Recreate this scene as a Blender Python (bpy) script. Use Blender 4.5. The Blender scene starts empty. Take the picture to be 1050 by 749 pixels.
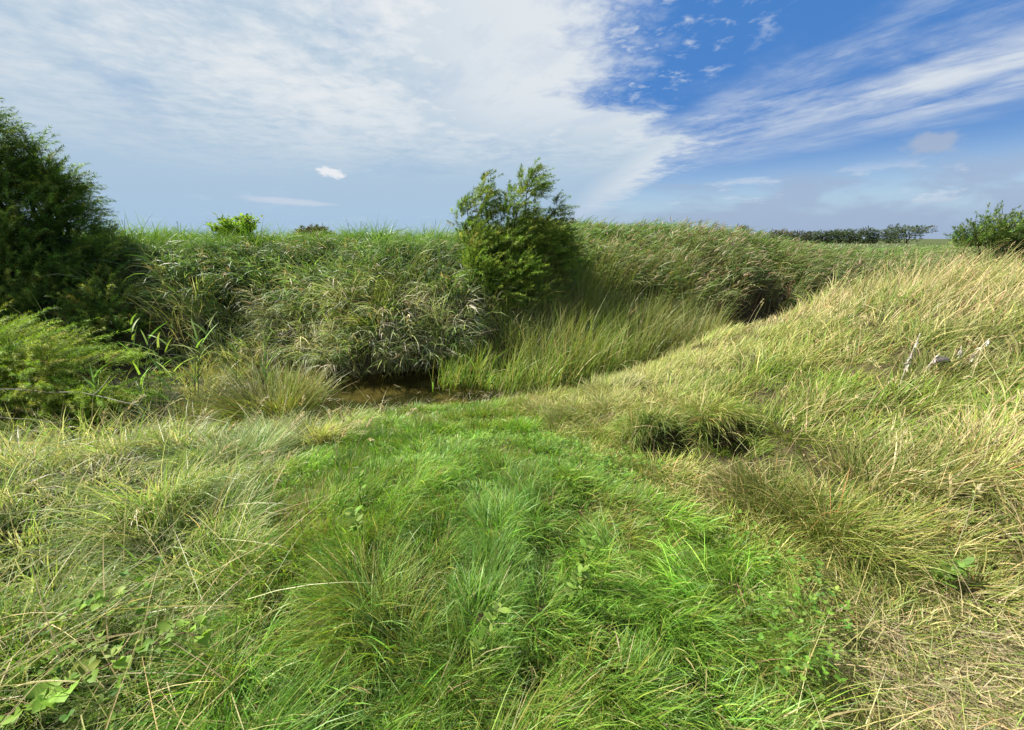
import bpy, math, random
import numpy as np
from mathutils import Vector

R = np.random.default_rng(7)
random.seed(7)
S = bpy.context.scene
COL = S.collection
PI = math.pi

# ------------------------------------------------------------------ small maths helpers
def sst(a, b, x):
    t = np.clip((np.asarray(x, float) - a) / (b - a), 0, 1)
    return t * t * (3 - 2 * t)

def hash2(i, j, k=0):
    v = np.sin(i * 127.1 + j * 311.7 + k * 74.7) * 43758.5453
    return v - np.floor(v)

def vnoise(x, y, k=0):
    x = np.asarray(x, float); y = np.asarray(y, float)
    i = np.floor(x); j = np.floor(y)
    u = x - i; v = y - j
    u = u * u * (3 - 2 * u); v = v * v * (3 - 2 * v)
    a = hash2(i, j, k); b = hash2(i + 1, j, k); c = hash2(i, j + 1, k); d = hash2(i + 1, j + 1, k)
    return a + (b - a) * u + (c - a) * v + (a - b - c + d) * u * v

def fbm(x, y, k=0, o=4):
    s = 0; w = .5; t = 0
    for q in range(o):
        s = s + w * vnoise(x, y, k + q * 17); t += w
        x = np.asarray(x) * 2.03 + 3.1; y = np.asarray(y) * 2.03 + 1.7; w *= .5
    return s / t

def clumps(x, y, c, k=0):
    """nearest centre of a jittered grid: offset from it and two random numbers of the clump"""
    i = np.floor(x / c); j = np.floor(y / c)
    best = np.full(x.shape, 1e9); ox = np.zeros_like(x); oy = np.zeros_like(x); r1 = np.zeros_like(x); r2 = np.zeros_like(x)
    for di in (-1, 0, 1):
        for dj in (-1, 0, 1):
            a = i + di; b = j + dj
            cx = (a + hash2(a, b, k + 1)) * c; cy = (b + hash2(a, b, k + 2)) * c
            d = (x - cx) ** 2 + (y - cy) ** 2
            m = d < best
            best = np.where(m, d, best); ox = np.where(m, x - cx, ox); oy = np.where(m, y - cy, oy)
            r1 = np.where(m, hash2(a, b, k + 3), r1); r2 = np.where(m, hash2(a, b, k + 4), r2)
    return ox / c, oy / c, r1, r2

# ------------------------------------------------------------------ the lie of the land
_cx = np.array([-400, -40, -15, -9, -6, -4.4, -3.2, -2.3, -1.2, 0, 1.2, 2.5, 4, 6, 10, 20, 60, 400.])
_cy = np.array([-60, -4, 1.6, 3.1, 3.9, 4.5, 5.1, 5.6, 5.8, 6.05, 6.8, 7.8, 8.5, 9.2, 10.6, 15, 34, 200.])
_gx = np.linspace(-60, 60, 2401)
_gy = np.convolve(np.pad(np.interp(_gx, _cx, _cy), 20, mode='edge'), np.ones(41) / 41, 'valid')
_gs = np.gradient(_gy, _gx)

def ditch(x, y):
    """signed distance from the middle of the stream (positive on the far side)"""
    inside = np.abs(x) < 59
    yc = np.where(inside, np.interp(x, _gx, _gy), np.interp(x, _cx, _cy))
    sl = np.where(inside, np.interp(x, _gx, _gs), .42)
    d = (y - yc) / np.sqrt(1 + sl * sl)
    return np.where(d > 0, np.maximum(d - 1.5 * sst(-2.4, -5, x), np.minimum(d, .25)), d)   # the ditch is wider towards the left

def xe(y):
    return np.interp(y, [.4, .9, 1.4, 2.2, 3.4, 5, 8], [1.35, 1.3, 1.2, .95, .55, .35, .3])

def height(x, y):
    x = np.asarray(x, float); y = np.asarray(y, float)
    d = ditch(x, y)
    nearL = np.interp(d, [-9, -3.2, -2.3, -1.6, -.9, -.6, 0], [.05, .08, .0, -.25, -.6, -.7, -.8])
    nearR = np.interp(d, [-9, -4.4, -3.2, -2, -1.2, -.95, -.6, 0], [0, 0, -.10, -.34, -.56, -.64, -.74, -.84])
    w = sst(-2.1, -3.1, x)
    zn = nearR * (1 - w) + nearL * w
    far = np.interp(d, [0, .55, .8, 1.15, 1.9, 2.7, 3.5, 4.4, 7, 9, 14, 18, 400], [-.82, -.74, -.5, 0, .55, 1.0, 1.3, 1.43, 1.45, 1.3, .3, .05, 0])
    low = 1 - .55 * sst(3, 14, x)
    far = np.where(far > 0, far * low, far)
    z = np.where(d < 0, zn, far)
    z = np.where(x < -3, np.maximum(z, -.82 + .3 * sst(-3.2, -4.4, x)), z)
    # mound on the right
    m = .95 * sst(0, 7.2, x - xe(y)) * sst(-.75, -1.7, d) * sst(-30, -4, y)
    z = z + np.where(d < 0, m, 0)
    # small scarp with an overhang half way along the lawn's right edge
    win = sst(.85, 1.1, x) * sst(2.3, 1.9, x)
    z = z + win * (.16 * sst(2.88, 3.0, y + .08 * np.sin(x * 9)) * sst(4.4, 3.2, y))
    for hx, hw in ((1.30, .30), (1.80, .20)):
        z = z - .42 * sst(1, .5, np.hypot((x - hx) / hw, (y - 2.84) / .19))
    und = (fbm(x * .9, y * .9, 5, 3) - .5) * .16 + (fbm(x * 3.1, y * 3.1, 9, 2) - .5) * .05
    und = und * sst(60, 20, np.hypot(x, y)) * np.where(np.abs(d) < .8, .25, 1)
    big = (fbm(x * .02, y * .02, 3, 3) - .5) * 1.2 * sst(40, 160, np.hypot(x, y))
    return z + und + big - .25 * sst(20, 60, d)

# ------------------------------------------------------------------ mesh building
def link(o):
    COL.objects.link(o); return o

def tag(o, label=None, cat=None, group=None, kind=None):
    if label: o['label'] = label
    if cat: o['category'] = cat
    if group: o['group'] = group
    if kind: o['kind'] = kind
    return o

def empty(name, loc=(0, 0, 0), rz=0):
    o = bpy.data.objects.new(name, None)
    o.location = loc; o.rotation_euler = (0, 0, rz); o.empty_display_size = .1
    return link(o)

class MB:
    """collects ribbons, leaves and tubes, builds ONE mesh"""
    def __init__(self):
        self.v = []; self.c = []; self.q = []; self.t = []; self.n = 0
    def add(self, V, C, Q=None, T=None):
        if Q is not None and len(Q): self.q.append(np.asarray(Q, np.int64).reshape(-1, 4) + self.n)
        if T is not None and len(T): self.t.append(np.asarray(T, np.int64).reshape(-1, 3) + self.n)
        self.v.append(np.asarray(V, np.float32)); self.c.append(np.asarray(C, np.float32)); self.n += len(V)
    def build(self, name, mat, parent=None, origin=(0, 0, 0), smooth=False):
        me = bpy.data.meshes.new(name)
        V = np.concatenate(self.v) - np.array(origin, np.float32); C = np.concatenate(self.c)
        Q = np.concatenate(self.q) if self.q else np.zeros((0, 4), np.int64)
        T = np.concatenate(self.t) if self.t else np.zeros((0, 3), np.int64)
        me.vertices.add(len(V)); me.vertices.foreach_set('co', V.ravel())
        loops = np.concatenate([Q.ravel(), T.ravel()]).astype(np.int32)
        me.loops.add(len(loops)); me.loops.foreach_set('vertex_index', loops)
        st = np.concatenate([np.arange(len(Q)) * 4, len(Q) * 4 + np.arange(len(T)) * 3]).astype(np.int32)
        me.polygons.add(len(st)); me.polygons.foreach_set('loop_start', st)
        me.update(calc_edges=True)
        if smooth: me.polygons.foreach_set('use_smooth', np.ones(len(st), bool))
        a = me.attributes.new('Col', 'FLOAT_COLOR', 'POINT')
        a.data.foreach_set('color', np.concatenate([C, np.ones((len(C), 1), np.float32)], 1).ravel())
        me.materials.append(mat)
        o = link(bpy.data.objects.new(name, me))
        if parent: o.parent = parent
        return o

def arc(P, L, az, th0, curl, s, ns=8):
    """position and tilt at fraction s along a bent stem"""
    s = np.broadcast_to(np.asarray(s, float), L.shape)
    h = np.zeros_like(L); z = np.zeros_like(L)
    for k in range(ns):
        th = th0 + curl * s * (k + .5) / ns
        h = h + np.sin(th) * s * L / ns; z = z + np.cos(th) * s * L / ns
    return P + np.stack([h * np.cos(az), h * np.sin(az), z], 1), th0 + curl * s

def ribbons(mb, P, L, W, az, th0, curl, C, C2=None, nseg=4, twist=None, prof='blade'):
    n = len(P)
    if n == 0: return
    P = np.asarray(P, float)
    L = np.broadcast_to(L, (n,)).astype(float); W = np.broadcast_to(W, (n,)).astype(float)
    az = np.broadcast_to(az, (n,)).astype(float); th0 = np.broadcast_to(th0, (n,)).astype(float); curl = np.broadcast_to(curl, (n,)).astype(float)
    if twist is None: twist = R.normal(0, .5, n)
    if C2 is None: C2 = C
    pos = P.copy()
    nv = 2 * nseg + 1
    V = np.zeros((n, nv, 3)); CC = np.zeros((n, nv, 3))
    ca, sa = np.cos(az), np.sin(az)
    for k in range(nseg + 1):
        s = k / nseg
        th = th0 + curl * s
        if k > 0:
            tm = th0 + curl * (s - .5 / nseg)
            pos = pos + (np.stack([np.sin(tm) * ca, np.sin(tm) * sa, np.cos(tm)], 1)) * (L / nseg)[:, None]
        # width direction: across the bend, turned by the twist about the tangent
        side = np.stack([-sa, ca, np.zeros(n)], 1)
        nrm = np.stack([np.cos(th) * ca, np.cos(th) * sa, -np.sin(th)], 1)
        tw = twist * (1 + .6 * s)
        wd = side * np.cos(tw)[:, None] + nrm * np.sin(tw)[:, None]
        if prof == 'blade': w = 1 - s ** 1.8 * .9
        elif prof == 'leaf': w = (.35 + 1.3 * s) if s < .5 else (1 - (2 * s - 1) ** 2)
        else: w = 1 - .5 * s
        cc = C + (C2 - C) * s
        if k < nseg:
            V[:, 2 * k] = pos - wd * (W * w * .5)[:, None]; V[:, 2 * k + 1] = pos + wd * (W * w * .5)[:, None]
            CC[:, 2 * k] = cc; CC[:, 2 * k + 1] = cc
        else:
            V[:, 2 * k] = pos; CC[:, 2 * k] = cc
    base = (np.arange(n) * nv)[:, None]
    Q = np.concatenate([base + np.array([[2 * k, 2 * k + 1, 2 * k + 3, 2 * k + 2]]) for k in range(nseg - 1)], 0) if nseg > 1 else None
    T = base + np.array([[2 * nseg - 2, 2 * nseg - 1, 2 * nseg]])
    mb.add(V.reshape(-1, 3), CC.reshape(-1, 3), Q, T)

def tube(mb, pts, rad, col, ns=6):
    pts = np.asarray(pts, float); m = len(pts)
    rad = np.broadcast_to(rad, (m,)); V = []
    for i in range(m):
        t = pts[min(i + 1, m - 1)] - pts[max(i - 1, 0)]; t = t / (np.linalg.norm(t) + 1e-9)
        a = np.cross(t, [.31, .17, .93] if abs(t[2]) < .95 else [1, .1, 0]); a /= np.linalg.norm(a); b = np.cross(t, a)
        for k in range(ns):
            f = 2 * PI * k / ns
            V.append(pts[i] + (a * math.cos(f) + b * math.sin(f)) * rad[i])
    Q = [[i * ns + k, i * ns + (k + 1) % ns, (i + 1) * ns + (k + 1) % ns, (i + 1) * ns + k] for i in range(m - 1) for k in range(ns)]
    V.append(pts[-1]); T = [[(m - 1) * ns + k, (m - 1) * ns + (k + 1) % ns, m * ns] for k in range(ns)]
    mb.add(np.array(V), np.tile(np.array(col, float), (len(V), 1)), Q, T)

def pal(n, items, j=.16):
    """n colours drawn from weighted (weight, rgb) items, each varied a little"""
    w = np.array([i[0] for i in items], float); w /= w.sum()
    c = np.array([i[1] for i in items], float)[R.choice(len(items), n, p=w)]
    return np.clip(c * np.exp(R.normal(0, j, (n, 1))) * np.exp(R.normal(0, j * .4, (n, 3))), 0, .9)

def mixc(a, b, w):
    return a * (1 - w[:, None]) + b * w[:, None]

# ------------------------------------------------------------------ materials
def node_mat(name):
    m = bpy.data.materials.new(name); m.use_nodes = True
    nt = m.node_tree; nt.nodes.clear()
    return m, nt, nt.nodes.new('ShaderNodeOutputMaterial')

def leaf_mat(name, trans=.35, rough=.5, spec=.35, tgain=(1.15, 1.25, .6)):
    m, nt, out = node_mat(name)
    at = nt.nodes.new('ShaderNodeAttribute'); at.attribute_name = 'Col'
    tc = nt.nodes.new('ShaderNodeTexCoord'); nz = nt.nodes.new('ShaderNodeTexNoise')
    nz.inputs['Scale'].default_value = 35; nz.inputs['Detail'].default_value = 3
    nt.links.new(tc.outputs['Object'], nz.inputs['Vector'])
    mr = nt.nodes.new('ShaderNodeMapRange'); mr.inputs['To Min'].default_value = .6; mr.inputs['To Max'].default_value = 1.45
    nt.links.new(nz.outputs['Fac'], mr.inputs['Value'])
    mu = nt.nodes.new('ShaderNodeMix'); mu.data_type = 'RGBA'; mu.blend_type = 'MULTIPLY'; mu.inputs[0].default_value = 1
    nt.links.new(at.outputs['Color'], mu.inputs[6]); nt.links.new(mr.outputs['Result'], mu.inputs[7])
    b = nt.nodes.new('ShaderNodeBsdfPrincipled'); b.inputs['Roughness'].default_value = rough; b.inputs['Specular IOR Level'].default_value = spec
    nt.links.new(mu.outputs[2], b.inputs['Base Color'])
    tg = nt.nodes.new('ShaderNodeMix'); tg.data_type = 'RGBA'; tg.blend_type = 'MULTIPLY'; tg.inputs[0].default_value = 1
    tg.inputs[7].default_value = (*tgain, 1); nt.links.new(mu.outputs[2], tg.inputs[6])
    tr = nt.nodes.new('ShaderNodeBsdfTranslucent'); nt.links.new(tg.outputs[2], tr.inputs['Color'])
    mx = nt.nodes.new('ShaderNodeMixShader'); mx.inputs[0].default_value = trans
    nt.links.new(b.outputs[0], mx.inputs[1]); nt.links.new(tr.outputs[0], mx.inputs[2]); nt.links.new(mx.outputs[0], out.inputs[0])
    return m

def solid_mat(name, rough=.85, bump=.4, scale=60):
    m, nt, out = node_mat(name)
    at = nt.nodes.new('ShaderNodeAttribute'); at.attribute_name = 'Col'
    tc = nt.nodes.new('ShaderNodeTexCoord'); nz = nt.nodes.new('ShaderNodeTexNoise'); nz.inputs['Scale'].default_value = scale; nz.inputs['Detail'].default_value = 5
    nt.links.new(tc.outputs['Object'], nz.inputs['Vector'])
    mr = nt.nodes.new('ShaderNodeMapRange'); mr.inputs['To Min'].default_value = .6; mr.inputs['To Max'].default_value = 1.4
    nt.links.new(nz.outputs['Fac'], mr.inputs['Value'])
    mu = nt.nodes.new('ShaderNodeMix'); mu.data_type = 'RGBA'; mu.blend_type = 'MULTIPLY'; mu.inputs[0].default_value = 1
    nt.links.new(at.outputs['Color'], mu.inputs[6]); nt.links.new(mr.outputs['Result'], mu.inputs[7])
    b = nt.nodes.new('ShaderNodeBsdfPrincipled'); b.inputs['Roughness'].default_value = rough; b.inputs['Specular IOR Level'].default_value = .2
    nt.links.new(mu.outputs[2], b.inputs['Base Color'])
    bp = nt.nodes.new('ShaderNodeBump'); bp.inputs['Strength'].default_value = bump; bp.inputs['Distance'].default_value = .01
    nt.links.new(nz.outputs['Fac'], bp.inputs['Height']); nt.links.new(bp.outputs[0], b.inputs['Normal'])
    nt.links.new(b.outputs[0], out.inputs[0])
    return m

M_grass = leaf_mat('grass_blade', .36, .45, .4)
M_dry = leaf_mat('dry_grass_blade', .3, .55, .3, (1.05, 1.0, .8))
M_sedge = leaf_mat('sedge_blade', .28, .42, .4)
M_reed = leaf_mat('reed_leaf', .32, .5, .3)
M_tam = leaf_mat('tamarisk_spray', .3, .6, .2)
M_leaf = leaf_mat('broad_leaf', .38, .55, .22)
M_bark = solid_mat('bark')
M_stone = solid_mat('stone', .8, .8, 25)

def ground_mat():
    m, nt, out = node_mat('soil_and_thatch')
    at = nt.nodes.new('ShaderNodeAttribute'); at.attribute_name = 'Col'
    tc = nt.nodes.new('ShaderNodeTexCoord')
    n1 = nt.nodes.new('ShaderNodeTexNoise'); n1.inputs['Scale'].default_value = 9; n1.inputs['Detail'].default_value = 8; n1.inputs['Roughness'].default_value = .7
    nt.links.new(tc.outputs['Object'], n1.inputs['Vector'])
    mr = nt.nodes.new('ShaderNodeMapRange'); mr.inputs['From Min'].default_value = .3; mr.inputs['From Max'].default_value = .7; mr.inputs['To Min'].default_value = .5; mr.inputs['To Max'].default_value = 1.5
    nt.links.new(n1.outputs['Fac'], mr.inputs['Value'])
    mu = nt.nodes.new('ShaderNodeMix'); mu.data_type = 'RGBA'; mu.blend_type = 'MULTIPLY'; mu.inputs[0].default_value = 1
    nt.links.new(at.outputs['Color'], mu.inputs[6]); nt.links.new(mr.outputs['Result'], mu.inputs[7])
    b = nt.nodes.new('ShaderNodeBsdfPrincipled'); b.inputs['Roughness'].default_value = .95; b.inputs['Specular IOR Level'].default_value = .1
    nt.links.new(mu.outputs[2], b.inputs['Base Color'])
    n2 = nt.nodes.new('ShaderNodeTexNoise'); n2.inputs['Scale'].default_value = 70; n2.inputs['Detail'].default_value = 4
    nt.links.new(tc.outputs['Object'], n2.inputs['Vector'])
    bp = nt.nodes.new('ShaderNodeBump'); bp.inputs['Strength'].default_value = .8; bp.inputs['Distance'].default_value = .02
    nt.links.new(n2.outputs['Fac'], bp.inputs['Height']); nt.links.new(bp.outputs[0], b.inputs['Normal'])
    nt.links.new(b.outputs[0], out.inputs[0])
    return m

# ------------------------------------------------------------------ ground sheet
def make_ground():
    N = 300
    u = np.linspace(-1, 1, 2 * N + 1)
    gx = 2 * np.sinh(u * 7.8) / np.sinh(7.8) * 1500
    gy = 4 + gx
    X, Y = np.meshgrid(gx, gy)
    Z = height(X, Y); d = ditch(X, Y)
    n = 2 * N + 1
    idx = np.arange(n * n).reshape(n, n)
    Q = np.stack([idx[:-1, :-1], idx[:-1, 1:], idx[1:, 1:], idx[1:, :-1]], -1).reshape(-1, 4)
    soil = np.array([.05, .04, .022]); thatch = np.array([.13, .105, .045]); mud = np.array([.10, .09, .04]); field = np.array([.07, .085, .03])
    x, y, dd = X.ravel(), Y.ravel(), d.ravel()
    f = fbm(x * 1.7, y * 1.7, 21)
    c = soil + (thatch - soil) * sst(.45, .7, f)[:, None] * .7
    straw = np.clip(sst(1.0, 1.5, x) * sst(1.7, 1.0, y) * sst(.2, .5, y), 0, 1)
    c = c + (np.array([.22, .18, .1]) - c) * (straw * .8)[:, None]
    wet = sst(1.0, .5, np.abs(dd + .1))
    alg = sst(.38, .52, fbm(x * 1.6 + y, y * 3.2, 33))
    mudc = mud * (1 - alg[:, None]) + np.array([.022, .026, .01]) * alg[:, None]
    c = c + (mudc - c) * wet[:, None]
    far = sst(25, 70, np.hypot(x, y))
    c = c + (field - c) * far[:, None]
    mb = MB(); mb.add(np.stack([x, y, Z.ravel()], 1), c, Q)
    o = mb.build('ground', ground_mat(), smooth=True)
    tag(o, 'rolling ground of brown soil and thatch under the grass', 'ground', kind='structure')
make_ground()

# ------------------------------------------------------------------ water
WZ = -.60
def make_water():
    m, nt, out = node_mat('stream_water')
    tc = nt.nodes.new('ShaderNodeTexCoord'); mp = nt.nodes.new('ShaderNodeMapping'); mp.inputs['Scale'].default_value = (4, 9, 4)
    nt.links.new(tc.outputs['Object'], mp.inputs['Vector'])
    nz = nt.nodes.new('ShaderNodeTexNoise'); nz.inputs['Scale'].default_value = 1.4; nz.inputs['Detail'].default_value = 3
    nt.links.new(mp.outputs[0], nz.inputs['Vector'])
    bp = nt.nodes.new('ShaderNodeBump'); bp.inputs['Strength'].default_value = .12; bp.inputs['Distance'].default_value = .05
    nt.links.new(nz.outputs['Fac'], bp.inputs['Height'])
    gl = nt.nodes.new('ShaderNodeBsdfGlossy'); gl.inputs['Roughness'].default_value = .03
    tr = nt.nodes.new('ShaderNodeBsdfTransparent'); tr.inputs['Color'].default_value = (.80, .76, .55, 1)
    fr = nt.nodes.new('ShaderNodeFresnel'); fr.inputs['IOR'].default_value = 1.33
    for nd in (gl, fr): nt.links.new(bp.outputs[0], nd.inputs['Normal'])
    mx = nt.nodes.new('ShaderNodeMixShader')
    nt.links.new(fr.outputs[0], mx.inputs[0]); nt.links.new(tr.outputs[0], mx.inputs[1]); nt.links.new(gl.outputs[0], mx.inputs[2]); nt.links.new(mx.outputs[0], out.inputs[0])
    xs = np.linspace(-4.3, 12, 60); V = []; 
    for x in xs:
        yc = np.interp(x, _gx, _gy)
        V += [(x, yc - 1.7, WZ), (x, yc + 1.4, WZ)]
    Q = [[2 * i, 2 * i + 2, 2 * i + 3, 2 * i + 1] for i in range(len(xs) - 1)]
    mb = MB(); mb.add(np.array(V), np.full((len(V), 3), .1), Q)
    tag(mb.build('water', m), 'shallow brown stream water between the banks', 'stream', kind='structure')
make_water()

# ------------------------------------------------------------------ where each kind of grass grows
def polar(n, r0, r1, a0=-72, a1=72):
    r = np.exp(R.uniform(math.log(r0), math.log(r1), n)); a = np.radians(R.uniform(a0, a1, n))
    return r * np.sin(a), r * np.cos(a), r

def xL(y): return np.interp(y, [.3, .9, 1.4, 2.2, 3.4, 4.5, 6], [-1.0, -1.25, -1.5, -1.75, -1.7, -1.55, -1.5])
def xR(y): return np.interp(y, [.3, .9, 1.4, 2.2, 3.4, 5, 6], [1.2, 1.2, 1.25, 1.05, .55, .1, 0])

def at(x, y): return np.stack([x, y, height(x, y)], 1)
def aza(dx, dy): return np.arctan2(dy, dx)

GREEN = [(5, (.15, .298, .034)), (4, (.205, .36, .048)), (2, (.105, .215, .032)), (3, (.28, .39, .055)), (.6, (.44, .40, .18))]
PALE = [(4, (.29, .35, .14)), (4, (.22, .31, .08)), (2.5, (.16, .26, .07)), (2, (.44, .42, .21)), (1, (.54, .49, .30))]
DRY = [(4, (.18, .24, .035)), (4, (.235, .265, .06)), (2.2, (.37, .33, .11)), (1.2, (.50, .43, .18)), (.35, (.30, .17, .06)), (1.8, (.11, .18, .025))]
STRAW = [(4, (.52, .44, .23)), (2.5, (.43, .34, .16)), (2, (.31, .29, .10)), (1.8, (.19, .24, .05))]
PSTRAW = [(3, (.52, .48, .33)), (2.5, (.42, .38, .25)), (2, (.28, .31, .14)), (2, (.19, .25, .08))]

def wob(x, y): return (fbm(x * 1.3, y * 1.3, 41, 3) - .5) * .9

def lawn():
    mb = MB()
    n = 330000
    x, y, r = polar(n, .55, 7)
    x[210000:] = R.uniform(-2.2, 1.6, 120000); y[210000:] = R.uniform(1.5, 5.3, 120000); r = np.hypot(x, y)
    d = ditch(x, y)
    k = (x > xL(y) + wob(x, y)) & (x < xR(y) + wob(x + 9, y)) & (d < -.82 + .12 * R.normal(size=n)) & (y > .2)
    q = clumps(x, y, .28, 3); k &= R.random(n) > sst(.38, .7, np.hypot(q[0], q[1])) * .4 * sst(4.5, 2.5, y)
    x, y, r, d = x[k], y[k], r[k], d[k]; n = len(x)
    ox, oy, c1, c2 = clumps(x, y, .28, 3)
    Ox, Oy, C1, C2 = clumps(x, y, .8, 8)
    flow = fbm(x * .8, y * .8, 61, 3) * 4 * PI
    bx = ox * .9 + Ox * .25 + np.cos(flow) * .5 + .35; by = oy * .9 + Oy * .25 + np.sin(flow) * .5 - .2
    a = aza(bx, by) + R.normal(0, .85, n)
    lush = fbm(x * .9 + 5, y * .9, 71, 3)
    nearness = sst(3.4, 1.2, y)
    L = (.10 + .04 * nearness + .10 * sst(.42, .68, lush) * (.35 + .65 * nearness)) * R.uniform(.6, 1.3, n) * (.5 + .95 * c1) * (1.15 - .55 * np.hypot(ox, oy))
    th0 = np.abs(R.normal(.2, .25, n)) + .2 * C1; curl = R.uniform(.1, 1.3, n) + .4 * c2
    C = pal(n, GREEN)
    C = C * np.exp((c2 - .5) * .5 + (C2 - .5) * .35)[:, None]
    cool = sst(.5, .66, fbm(x * 1.1 + 2, y * 1.1, 221, 3))
    C = mixc(C, pal(n, [(2, (.16, .31, .06)), (1, (.22, .35, .09))]), (R.random(n) < cool * .5).astype(float))
    yel = sst(.48, .7, fbm(x * 1.5, y * 1.5, 81, 3) + .12 * R.normal(size=n))
    C = mixc(C, pal(n, [(1, (.19, .24, .035)), (1, (.26, .25, .06))]), (R.random(n) < yel * .75).astype(float))
    edge = sst(-.35, .05, x - xR(y) - wob(x + 9, y)) * .6
    C = mixc(C, pal(n, DRY), (R.random(n) < edge).astype(float))
    wide = R.random(n) < .12
    W = np.where(wide, R.uniform(.0045, .008, n), R.uniform(.0018, .0036, n)) * np.maximum(1, (r / 2.2)) ** .75
    L = np.where(wide, L * 1.2, L)
    brown = R.random(n) < .04
    C = mixc(C, pal(n, [(1, (.34, .27, .13)), (1, (.24, .16, .08))]), brown.astype(float))
    curl = np.where(R.random(n) < .08, curl + 1.6, curl)             # bent and broken blades
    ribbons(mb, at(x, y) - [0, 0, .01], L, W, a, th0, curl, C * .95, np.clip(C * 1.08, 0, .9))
    return tag(mb.build('lawn_grass', M_grass), 'bright green soft grass running from the foreground down to the stream', 'grass', kind='stuff')

def lean_wind(x, y, sx=.8, k=90):
    f = (fbm(x * sx, y * sx, k, 3) - .5) * 5
    return f

def left_meadow():
    mb = MB()
    n = 170000
    x, y, r = polar(n, .55, 9, -78, 15)
    d = ditch(x, y)
    k = (x < xL(y) + wob(x, y) + .1) & (d < -1.05) & (y > .05)
    q = clumps(x, y, .42, 13); k &= R.random(n) > sst(.38, .7, np.hypot(q[0], q[1])) * .5
    x, y, r, d = x[k], y[k], r[k], d[k]; n = len(x)
    ox, oy, c1, c2 = clumps(x, y, .42, 13)
    a = aza(ox * 1.5 + .45, oy * 1.5 - .15) + R.normal(0, .55, n) + lean_wind(x, y) * .3
    L = (.26 + .22 * sst(.35, .7, fbm(x * .7, y * .7, 17, 3))) * R.uniform(.55, 1.3, n) * (.45 + 1.05 * c1) * (1.2 - .6 * np.hypot(ox, oy))
    L = L * (.65 + .35 * sst(-3.6, -1.6, d) + .1) * np.where(y < 1.1, .8, 1)
    L = L * (1 - .5 * sst(-3.1, -2.2, d) * sst(-3.2, -2.4, x))
    th0 = np.abs(R.normal(.3, .25, n)); curl = R.uniform(.3, 1.9, n)
    green = sst(.47, .62, fbm(x * .9, y * .9, 27, 3) + .22 * sst(1.9, .9, y) - .13)
    C = mixc(pal(n, PALE), pal(n, GREEN), (R.random(n) < green * .85).astype(float))
    C = C * np.exp((c2 - .5) * .6)[:, None]
    straw = sst(.5, .66, fbm(x * .8 + 3, y * .8, 37, 3) + .12 * sst(-2.4, -3.6, x))
    C = mixc(C, pal(n, PSTRAW), (R.random(n) < np.clip(straw * .3 + .32 * sst(-1.6, -2.8, x), 0, .6)).astype(float))
    W = R.uniform(.003, .006, n) * np.maximum(1, (r / 2.2)) ** .7
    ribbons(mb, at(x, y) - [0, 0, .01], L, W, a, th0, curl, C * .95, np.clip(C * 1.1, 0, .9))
    # a few flat dead straws lying across it
    k = R.choice(n, 900)
    q = len(k); ribbons(mb, at(x[k], y[k]) + [0, 0, .12], R.uniform(.3, .6, q), .0035, R.uniform(0, 2 * PI, q), R.uniform(.7, 1.4, q), R.uniform(.1, .7, q), pal(q, STRAW))
    return tag(mb.build('meadow_grass', M_grass), 'long pale green and straw grass leaning over on the left bank', 'grass', kind='stuff')

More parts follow.
